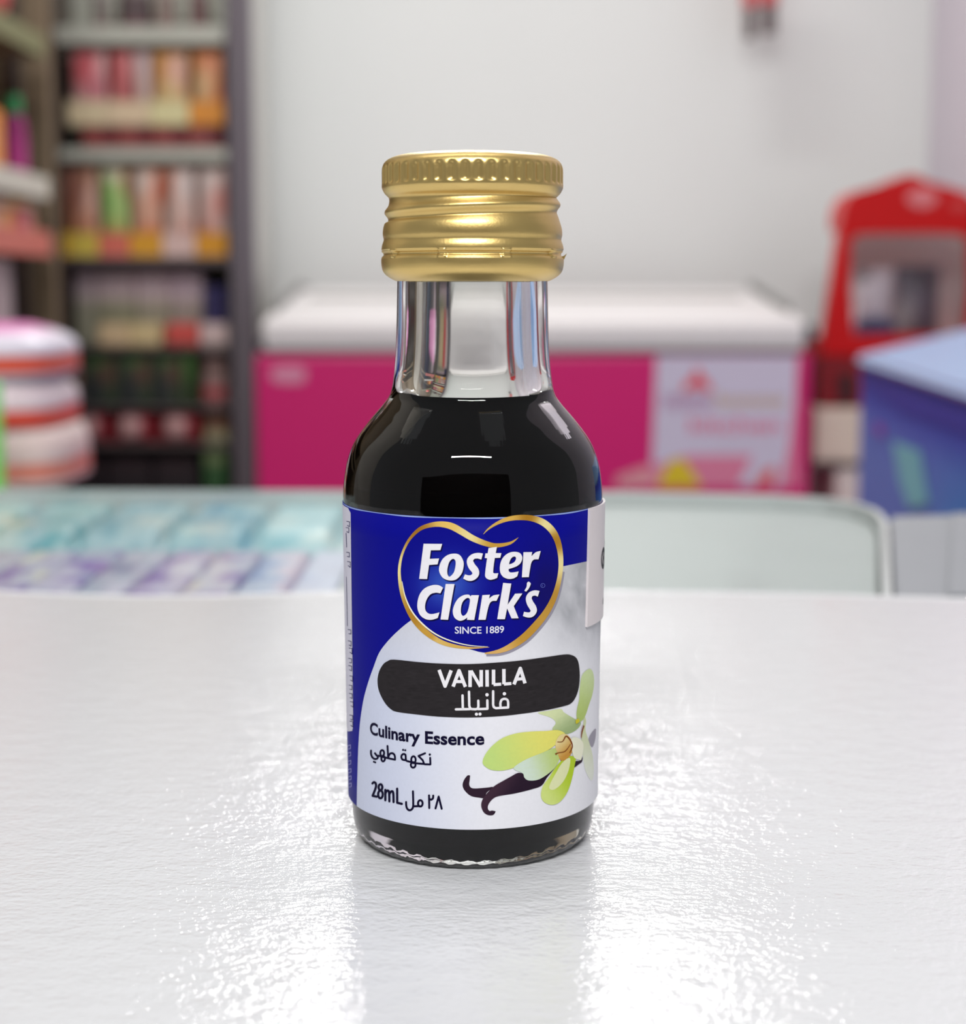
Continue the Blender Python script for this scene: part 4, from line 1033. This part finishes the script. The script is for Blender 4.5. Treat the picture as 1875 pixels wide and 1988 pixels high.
# ================================================================== STACK OF SOFT PACKS on a side stand
SD = 1.30
zst = Z(958, SD)
stand = empty('side_stand', (-0.42, SD + Y0 + 0.1, 0))
tag(stand, 'low pale stand behind the counter under the soft packs', 'stand')
attach(box('stand_top', -0.64, -0.388, SD + Y0 + 0.012, SD + Y0 + 0.165, zst - 0.02, zst, mat('stand_white', (190, 186, 178)), None, 0.003), stand)
for sx in (-0.63, -0.42):
    for sy_ in (SD + Y0 + 0.02, SD + Y0 + 0.13):
        attach(box('leg', sx, sx + 0.03, sy_, sy_ + 0.03, 0, zst - 0.02, mat('stand_white', (190, 186, 178))), stand)
def soft_pack(label, x1px, y0, y1, zb, band_t, cw, cb, tilt=0.0, ctop=None, dome=0.12):
    """round-shouldered film pack with a coloured band round its lower part"""
    x1 = X(x1px, (y0 + y1) / 2, SD); W = 0.22; H = Z(y0, SD) - zb; Dp = 0.16
    n, m_ = 40, 40
    vs, fs = [], []
    for j in range(m_ + 1):
        t = j / m_
        for i in range(n):
            a = 2 * math.pi * i / n
            q = (1 - max(0, (t - 0.5) / 0.5) ** 2.6 * dome) * (1 - 0.06 * (1 - min(1, t / 0.12)) ** 2)
            cxs = math.copysign(abs(math.cos(a)) ** 0.45, math.cos(a)); sxs = math.copysign(abs(math.sin(a)) ** 0.45, math.sin(a))
            vs.append((W / 2 * cxs * q, Dp / 2 * sxs * q, H * t))
    for j in range(m_):
        for i in range(n): fs.append((j * n + i, j * n + (i + 1) % n, (j + 1) * n + (i + 1) % n, (j + 1) * n + i))
    fs.append(tuple(range(n))[::-1]); fs.append(tuple(m_ * n + i for i in range(n)))
    me = mesh('soft_pack', vs, fs)
    def col(co):
        t = co.z / H
        if band_t[0] <= t <= band_t[1]: return cb
        c = cw
        if ctop and t > 0.8: c = lerp(cw, ctop, sm((t - 0.8) / 0.15))
        return c
    paint(me, col, BG)
    o = obj('soft_pack', me, None, PRINT); o.location = (x1 - W / 2, SD + Y0 + Dp / 2, zb); o.rotation_euler.y = tilt
    tag(o, label, 'pack', 'soft packs stacked on the side stand')
    return o
zz3 = zst + 0.0005
z2 = Z(842, SD); z1 = Z(742, SD)
soft_pack('pinkish white soft pack with a brick red band, lowest of the stack at left', 108, 842, 958, zz3, (0.2, 0.46), (218, 198, 192), (190, 112, 94), dome=0.05)
soft_pack('white soft pack with a red band, middle of the stack at left', 84, 742, 840, z2 + 0.0005, (0.05, 0.40), (216, 200, 204), (206, 70, 50))
soft_pack('domed white soft pack with an orange-red band, topmost of the stack at left', 82, 632, 740, z1 + 0.0005, (0.14, 0.44), (222, 216, 228), (214, 76, 44), 0.0, (226, 130, 190), 0.34)
lime = put('tin', 'lime_tube', 'lime green tube in front of the soft packs at the picture edge', 'tube', None, (-24, 742, 8, 958), SD - 0.05, 0.02, bands((.8, (130, 220, 110)), (1, (150, 240, 150))), None)
lime.location.y = SD + Y0 - 0.052
attach(box('stand_ledge', -0.46, X(12, 960, SD - .05), SD + Y0 - 0.075, SD + Y0 - 0.022, Z(958, SD - 0.05) - 0.012, Z(958, SD - 0.05), mat('stand_white', (190, 186, 178))), stand)

# ================================================================== PINK CHEST FREEZER
FD = 2.8
fx0, fx1 = X(496, 800, FD), X(1572, 800, FD)
fz = Z(687, FD); fl = Z(622, FD)
frz = empty('chest_freezer', ((fx0 + fx1) / 2, FD + Y0 + 0.3, 0))
tag(frz, 'pink chest freezer with white lid standing against the white wall', 'freezer')
FB = FD + Y0 + 0.58
pinkm = mat('pink_freezer_panel', (218, 30, 116), rough=0.35, var=0.03, vscale=4)
whitem = mat('freezer_white', (226, 222, 222), rough=0.4, var=0.02)
darkm = mat('dark_rubber', (58, 58, 66), rough=0.6)
attach(box('body', fx0, fx1, FD + Y0, FB, 0.06, fz, pinkm, None, 0.008), frz)
for sx in (fx0 + 0.05, fx1 - 0.09):
    for sy_ in (FD + Y0 + 0.05, FB - 0.09): attach(box('caster', sx, sx + 0.04, sy_, sy_ + 0.04, 0.0, 0.06, darkm, None, 0.008), frz)
attach(box('gasket', fx0 + 0.012, fx1 - 0.012, FD + Y0 + 0.01, FB - 0.01, fz + 0.0002, fz + 0.006, darkm), frz)
def lid_mesh():
    xl, xr = X(512, 640, FD), X(1560, 640, FD)
    yb_ = FB - 0.01; zback = Z(560, FD + 0.56)
    bm = bmesh.new()
    z0 = fz + 0.0062
    pr = [(FD + Y0 - 0.012, z0), (FD + Y0 - 0.014, fl - 0.012), (FD + Y0 - 0.004, fl), (FD + Y0 + 0.06, fl + 0.006), (yb_ - 0.03, zback), (yb_, zback - 0.008), (yb_, z0)]
    A = [bm.verts.new((xl, y, z)) for y, z in pr]; B = [bm.verts.new((xr, y, z)) for y, z in pr]
    bm.faces.new(A); bm.faces.new(B[::-1])
    for i in range(len(pr)): bm.faces.new((A[i], B[i], B[(i + 1) % len(pr)], A[(i + 1) % len(pr)]))
    bmesh.ops.bevel(bm, geom=bm.edges[:], offset=0.005, segments=2, affect='EDGES')
    return bm_mesh('lid', bm)
lid = obj('lid', lid_mesh(), None, whitem); attach(lid, frz)
attach(box('lid_panel_seam', X(560, 620, FD), X(1500, 620, FD), FD + Y0 + 0.35, FD + Y0 + 0.36, Z(575, FD + .36) - 0.02, Z(575, FD + .36) + 0.001, mat('grey_seam', (150, 150, 140))), frz)
for sx0, sx1 in ((X(572, 600, FD + .5), X(600, 600, FD + .5)),):
    attach(box('lid_hinge', sx0, sx1, FB - 0.05, FB - 0.012, Z(590, FD + .55), Z(566, FD + .55) + 0.01, darkm, None, 0.004), frz)
attach(box('lid_corner', X(498, 640, FD), X(512, 640, FD) - 0.002, FD + Y0 + 0.0, FB - 0.02, fz + 0.0065, fl - 0.03, darkm, None, 0.004), frz)
attach(box('lid_corner', X(1560, 640, FD) + 0.002, X(1588, 640, FD), FD + Y0 + 0.02, FB - 0.02, Z(668, FD), Z(632, FD), darkm, None, 0.004), frz)
def rail(xa, xb):
    y0_, z0_ = FD + Y0 + 0.06, fl + 0.006; y1_, z1_ = FB - 0.045, Z(560, FD + 0.56)
    bm = bmesh.new(); ps = []
    for t in (0.12, 1.0):
        y = y0_ + (y1_ - y0_) * t; z = z0_ + (z1_ - z0_) * t + 0.0012
        ps.append([bm.verts.new((x, y, zz)) for x, zz in ((xa, z), (xb, z), (xb, z + 0.012), (xa, z + 0.012))])
    bm.faces.new(ps[0]); bm.faces.new(ps[1][::-1])
    for i in range(4): bm.faces.new((ps[0][i], ps[1][i], ps[1][(i + 1) % 4], ps[0][(i + 1) % 4]))
    attach(obj('lid_rail', bm_mesh('lid_rail', bm), None, mat('rail_grey', (128, 128, 126), rough=0.5)), frz)
rail(X(1548, 640, FD), X(1559, 640, FD)); rail(X(513, 640, FD), X(524, 640, FD))
# flat print on the front
def flat(name, loops, color, lay, parent, label=None, D=FD, mt=PRINT):
    vs, fs = [], []
    y = D + Y0 - 0.0006 * lay
    for shape in loops:
        fl_ = [p for lp in shape for p in lp]
        k = len(vs); vs += [(X(px, py, y - Y0), y, Z(py, y - Y0)) for px, py in fl_]
        for t in tessellate_polygon([[Vector((p[0], -p[1], 0)) for p in lp] for lp in shape]): fs.append(tuple(k + i for i in t))
    # give the film a real thickness
    q = len(vs); vs += [(x, yy + 0.0004, z) for x, yy, z in vs]; fs += [tuple(q + i for i in f[::-1]) for f in list(fs)]
    me = mesh(name, vs, fs, False); paint(me, lambda co: color, BG)
    o = obj(name, me, None, mt); attach(o, parent)
    if label: o['label'] = label
    return o
def flat_text(name, s, p0, p1, capx, color, lay, parent, offset=0.02):
    vs, tr = text_tris(s, offset); x0 = min(v[0] for v in vs); x1 = max(v[0] for v in vs); ch = max(v[1] for v in vs)
    mp = lambda v: (p0[0] + (p1[0] - p0[0]) * (v[0] - x0) / (x1 - x0), p0[1] + (p1[1] - p0[1]) * (v[0] - x0) / (x1 - x0) - v[1] / ch * capx)
    return flat(name, [[[mp(vs[i]) for i in t]] for t in tr], color, lay, parent)
flat('white_sticker', [[[(1274, 690), (1548, 690), (1538, 880), (1534, 944), (1266, 944), (1266, 890)]]], (208, 200, 220), 2, frz, 'white advertising panel on the freezer front')
flat('pink_print', [[[(1330, 884), (1462, 884), (1430, 946), (1266, 946), (1266, 905)]], [[(1512, 946), (1530, 870), (1546, 760), (1548, 946)]]], (222, 130, 160), 3, frz)
flat('yellow_print', [[[(1290, 912), (1305, 892), (1325, 890), (1345, 915), (1362, 946), (1275, 946)]]], (206, 180, 40), 4, frz)
flat('red_print', [[[(1500, 905), (1480, 915), (1462, 946), (1495, 946), (1508, 915)]]], (206, 96, 100), 4, frz)
flat('pale_print', [[[(1196, 946), (1196, 925), (1250, 905), (1268, 905), (1268, 946)]]], (222, 150, 160), 4, frz)
flat('chef_logo', [[outl([(1326, 762), (1330, 742), (1345, 732), (1352, 712), (1366, 732), (1378, 745), (1380, 762), (1352, 752)], 3)]], (216, 84, 96), 4, frz, 'small red emblem above the lettering')
stw = []
for k in range(6): stw += seg_quads([(1290 + k * 16, 792), (1290 + k * 16, 770 if k % 2 else 764), (1299 + k * 16, 776), (1299 + k * 16, 792)], 5)
flat('mauve_lettering', [[q] for q in stw], (176, 140, 170), 4, frz)
stw = []
for k in range(9): stw += seg_quads([(1392 + k * 15, 789), (1392 + k * 15, 772 if k else 762), (1400 + k * 15, 774), (1400 + k * 15, 789)], 4)
flat('tan_lettering', [[q] for q in stw], (214, 186, 156), 4, frz)
flat_text('pink_lettering', 'kitchen', (1338, 838), (1516, 838), 28, (214, 116, 146), 4, frz)
flat('grey_small_print', [[[(1388, 850), (1512, 850), (1512, 860), (1388, 860)]]], (184, 174, 190), 4, frz)
flat('maker_plate', [[outl([(528, 716), (560, 711), (590, 714), (594, 728), (588, 742), (556, 744), (528, 738)], 2)]], (214, 140, 168), 3, frz, 'small pale maker plate at the upper left of the pink front')

# ================================================================== RED MACHINE on cartons
MD = 2.92
mx0 = X(1598, 640, MD); mxc = X(1768, 500, MD); mhw = mxc - mx0
mh = empty('red_display_machine', (mxc, MD + Y0 + 0.13, Z(790, MD)))
tag(mh, 'red food warmer machine with window and peaked top, right of the freezer', 'machine')
redm = mat('red_enamel', (204, 8, 10), rough=0.35, spec=0.3, var=0.03)
dredm = mat('dark_red_enamel', (136, 14, 20), rough=0.35)
def facepoly(name, loops, D0, D1, m, parent, bev=0.004):
    """outline with holes in picture rows, extruded from D0 to D1"""
    bm = bmesh.new()
    fl_ = [p for lp in loops for p in lp]
    for D in (D0, D1): pass
    W3 = [(X(px, py, D0), Z(py, D0)) for px, py in fl_]
    f = [bm.verts.new((x, D0 + Y0, z)) for x, z in W3]; g = [bm.verts.new((x, D1 + Y0, z)) for x, z in W3]
    for t in tessellate_polygon([[Vector((p[0], -p[1], 0)) for p in lp] for lp in loops]):
        bm.faces.new([f[i] for i in t]); bm.faces.new([g[i] for i in t[::-1]])
    k = 0
    for lp in loops:
        n = len(lp)
        for i in range(n): a, b = k + i, k + (i + 1) % n; bm.faces.new((f[a], f[b], g[b], g[a]))
        k += n
    o = obj(name, bm_mesh(name, bm), None, m); attach(o, parent); return o
mir = lambda pts: [(2 * 1768 - x, y) for x, y in reversed(pts)]
lefto = [(1598, 690), (1600, 640), (1612, 560), (1624, 480), (1634, 420), (1642, 392), (1658, 374), (1690, 364), (1735, 352), (1752, 342)]
win = [(1658, 650), (1650, 560), (1652, 470), (1662, 456), (1700, 453)]
facepoly('front_frame', [lefto + mir(lefto), win + mir(win)], MD, MD + 0.03, redm, mh)
facepoly('hood', [lefto[4:] + [(1768, 338)] + mir(lefto[4:]) + [(1900, 446), (1636, 446)]], MD + 0.0302, MD + 0.14, redm, mh)
facepoly('back_wall', [[(1600, 690), (1628, 450), (1908, 450), (1936, 690)]], MD + 0.235, MD + 0.25, mat('machine_back', (216, 210, 202)), mh)
facepoly('base_tray', [[(1600, 692), (1936, 692), (1936, 657), (1600, 657)]], MD + 0.0302, MD + 0.234, redm, mh)
for sgn in (0, 1):
    pts = [(1612, 656), (1636, 447), (1641, 447), (1617, 656)]
    facepoly('side_pillar', [pts if not sgn else mir(pts)], MD + 0.18, MD + 0.22, redm, mh)
w0 = [(1657, 648), (1649, 560), (1651, 471), (1662, 457), (1700, 454)]
facepoly('window_pane', [w0 + mir(w0)], MD + 0.012, MD + 0.016, pane_mat('machine_glass', (0.9, 0.9, 0.92)), mh)
facepoly('base', [[(1590, 790), (1594, 694), (1942, 694), (1946, 790)]], MD + 0.004, MD + 0.25, dredm, mh)
facepoly('base_vent', [[(1630, 782), (1630, 725), (1656, 725), (1656, 782)]], MD - 0.002, MD + 0.0038, mat('vent_black', (40, 10, 14)), mh)
def medal(name, px, py, rx, ry, colr):
    facepoly(name, [disc(px, py, rx, 24, ry)], MD - 0.003, MD - 0.0002, mat(name + '_paint', colr, rough=0.35), mh)
medal('round_badge', 1790, 384, 30, 19, (226, 130, 134)); medal('oval_badge', 1862, 398, 18, 10, (214, 70, 70))
# things inside the machine
for kind, nm, lb, rect, c, dd in (('pouch', 'pale_bag', 'pale bag at the left inside the red machine', (1662, 520, 1740, 640), blotch((196, 190, 190), [(.5, .15, .5, .15, (60, 62, 96)), (.2, .9, .2, .1, (90, 84, 84))]), 0.05),
                                  ('pouch', 'dark_bag', 'dark bag leaning at the right inside the red machine', (1742, 515, 1830, 650), blotch((92, 84, 92), [(.5, .8, .4, .15, (60, 54, 60)), (.2, .3, .2, .3, (150, 146, 142))]), 0.055),
                                  ('box', 'navy_tray', 'low navy tray at the front inside the red machine', (1664, 622, 1735, 655), blotch((56, 58, 92), []), 0.035)):
    o = put(kind, nm, lb, 'tray' if 'tray' in nm else 'bag', None, rect, MD + dd, 0.012 if kind != 'pouch' else 0.05, c, Z(657, MD + 0.0302) + 0.0006)
# cartons below
put('box', 'beige_carton', 'beige carton directly under the red machine', 'carton', None, (1582, 791, 1905, 898), MD + 0.0, 0.26, blotch((206, 194, 178), [(.1, .05, .1, .08, (150, 140, 130))]), Z(898, MD), 0, 0.004).location.z = Z(898, MD) - 0.0006
put('box', 'gap_shade_slab', 'added dark slab for the shaded gap between the beige carton and the white carton', 'board', None, (1578, 899, 1908, 908), MD + 0.004, 0.25, blotch((66, 58, 60), []), Z(908, MD), 0, 0.002).location.z = Z(908, MD) - 0.0009  # shade of the gap between the cartons, built as a dark slab
put('box', 'white_carton', 'large whitish carton on the floor under the red machine', 'carton', None, (1604, 909, 1890, 2160), MD + 0.01, 0.24, blotch((206, 196, 190), [(.15, .97, .08, .012, (110, 96, 90))]), 0.0)
bpy.context.view_layer.update()
wc = [o for o in bpy.data.objects if o.name.startswith('white_carton')][0]
wc.scale.z = (Z(908, MD) - 0.0015) / max(v.co.z for v in wc.data.vertices)

# ================================================================== BLUE CHEST with slanted pale lid
bl = empty('blue_ice_chest', (0.6, 1.15, 0))
tag(bl, 'blue printed ice chest with pale blue slanted lid at the right picture edge', 'ice chest')
A0 = P(1673, 708, 1.62); B0 = P(1905, 782, 1.05)
zt_ = A0.z; B0.z = zt_
def chest():
    a = Vector((A0.x, A0.y)); b = Vector((B0.x, B0.y))
    rx = 0.44
    return [a, b, Vector((b.x + rx, b.y)), Vector((a.x + rx, a.y))]
q4 = chest()
def chest_body():
    n, m_ = 24, 20; vs, fs = [], []
    a, b, c, d = q4
    zb_ = 0.0
    ring = [a.lerp(b, k / n) for k in range(n)] + [b.lerp(c, k / 6) for k in range(6)] + [c.lerp(d, k / 6) for k in range(6)] + [d.lerp(a, k / 6) for k in range(6)]
    N = len(ring); zs_ = [0.0, 0.4] + [0.4 + (zt_ - 0.4) * k / m_ for k in range(1, m_ + 1)]
    for z in zs_:
        for p in ring: vs.append((p.x, p.y, z))
    for j in range(len(zs_) - 1):
        for i in range(N): fs.append((j * N + i, j * N + (i + 1) % N, (j + 1) * N + (i + 1) % N, (j + 1) * N + i))
    fs.append(tuple(range(N))[::-1]); fs.append(tuple((len(zs_) - 1) * N + i for i in range(N)))
    me = mesh('body', vs, fs, False)
    def col(co):
        x, y = proj(co)
        t = (zt_ - co.z)
        c = lerp((62, 72, 170), (100, 122, 196), sm((t - 0.02) / 0.05))
        c = lerp(c, (64, 122, 190), sm((x - 1770) / 120) * sm((t - 0.03) / 0.05))
        return c
    paint(me, col, BG); return me
CHP = mat('chest_print', attr='Col', rough=0.6, spec=0.1, var=0.08, vscale=40)
body = obj('body', chest_body(), None, CHP); attach(body, bl)
def chest_lid():
    a, b, c, d = q4; up = 0.115
    bm = bmesh.new(); o_ = 0.006
    lo = [Vector((a.x - o_, a.y + o_, zt_ + 0.0005)), Vector((b.x - o_, b.y - o_, zt_ + 0.0005)), Vector((c.x, c.y - o_, zt_ + 0.0005)), Vector((d.x, d.y + o_, zt_ + 0.0005))]
    hi = [lo[0] + Vector((0, 0, 0.008)), lo[1] + Vector((0, 0, 0.008)), lo[2] + Vector((0, 0, up)), lo[3] + Vector((0, 0, up))]
    L_ = [bm.verts.new(p) for p in lo]; H_ = [bm.verts.new(p) for p in hi]
    bm.faces.new(L_[::-1]); bm.faces.new(H_)
    for i in range(4): bm.faces.new((L_[i], L_[(i + 1) % 4], H_[(i + 1) % 4], H_[i]))
    bmesh.ops.bevel(bm, geom=bm.edges[:], offset=0.004, segments=3, affect='EDGES')
    return bm_mesh('lid', bm)
lido = obj('lid', chest_lid(), None, mat('pale_blue_lid', (150, 186, 232), rough=0.25, var=0.03)); attach(lido, bl)
def on_chest(s, zdown):
    a, b = q4[0], q4[1]; p = a.lerp(b, s); nrm = Vector((-(b.y - a.y), b.x - a.x)).normalized()
    if nrm.x > 0: nrm = -nrm
    p = p + nrm * 0.0008; return (p.x, p.y, zt_ - zdown)
def chest_print(name, pts, colr, lay=1):
    vs = [Vector(on_chest(s, z)) + Vector((-0.0004 * lay, 0, 0)) for s, z in pts]
    n = len(vs); back = [v + Vector((0.0006, 0, 0)) for v in vs]
    fs = [tuple(t) for t in tessellate_polygon([[Vector((p[0], -p[1], 0)) for p in pts]])]; fs += [tuple(n + i for i in t[::-1]) for t in list(fs)]
    me = mesh(name, vs + back, fs, False); paint(me, lambda co: colr, BG); o = obj(name, me, None, CHP); attach(o, bl); return o
chest_print('teal_print', [(0.38, 0.055), (0.62, 0.05), (0.70, 0.085), (0.55, 0.10), (0.46, 0.085)], (120, 176, 190))
chest_print('magenta_dot', [(0.24 + 0.05 * math.cos(k * .7854), 0.052 + 0.006 * math.sin(k * .7854)) for k in range(8)], (140, 70, 170))
chest_print('violet_print', [(0.0, 0.004), (1.0, 0.004), (1.0, 0.020), (0.5, 0.026), (0.0, 0.016)], (66, 66, 160))

# ================================================================== THINGS HANGING HIGH ON THE WALL
def hanger(label, x0, x1, yb, yred):
    D = 3.40; e = empty('hanging_strap', (X((x0 + x1) / 2, yb, D), D + Y0, Z(yb, D))); tag(e, label, 'strap', 'straps hanging on the wall')
    def part(nm, ya, yb_, k, m):
        xa = X((x0 + x1) / 2 - (x1 - x0) / 2 * k, yb_, D); xb = X((x0 + x1) / 2 + (x1 - x0) / 2 * k, yb_, D)
        attach(box(nm, xa, xb, D + Y0 - 0.01 * k, D + Y0 + 0.01 * k, Z(yb_, D), Z(ya, D), m, None, 0.006), e)
    part('dark_strap', yred, yb, 1.0, mat('strap_dark', (92, 80, 80), rough=0.6))
    part('red_handle', -130, yred - 0.3, 1.25, mat('strap_red', (196, 74, 78), rough=0.5))
    xa = X((x0 + x1) / 2, -130, D)
    attach(box('wall_hook', xa - 0.004, xa + 0.004, D + Y0 - 0.004, WALL_D + Y0, Z(-130, D) - 0.012, Z(-130, D) - 0.004, mat('hook_steel', (150, 150, 152), metal=0.8, rough=0.3)), e)
hanger('longer dark strap with red handle hanging high on the white wall, left', 1444, 1465, 76, 16)
hanger('shorter dark strap with red handle hanging high on the white wall, right', 1478, 1505, 66, 12)

bpy.context.view_layer.update()
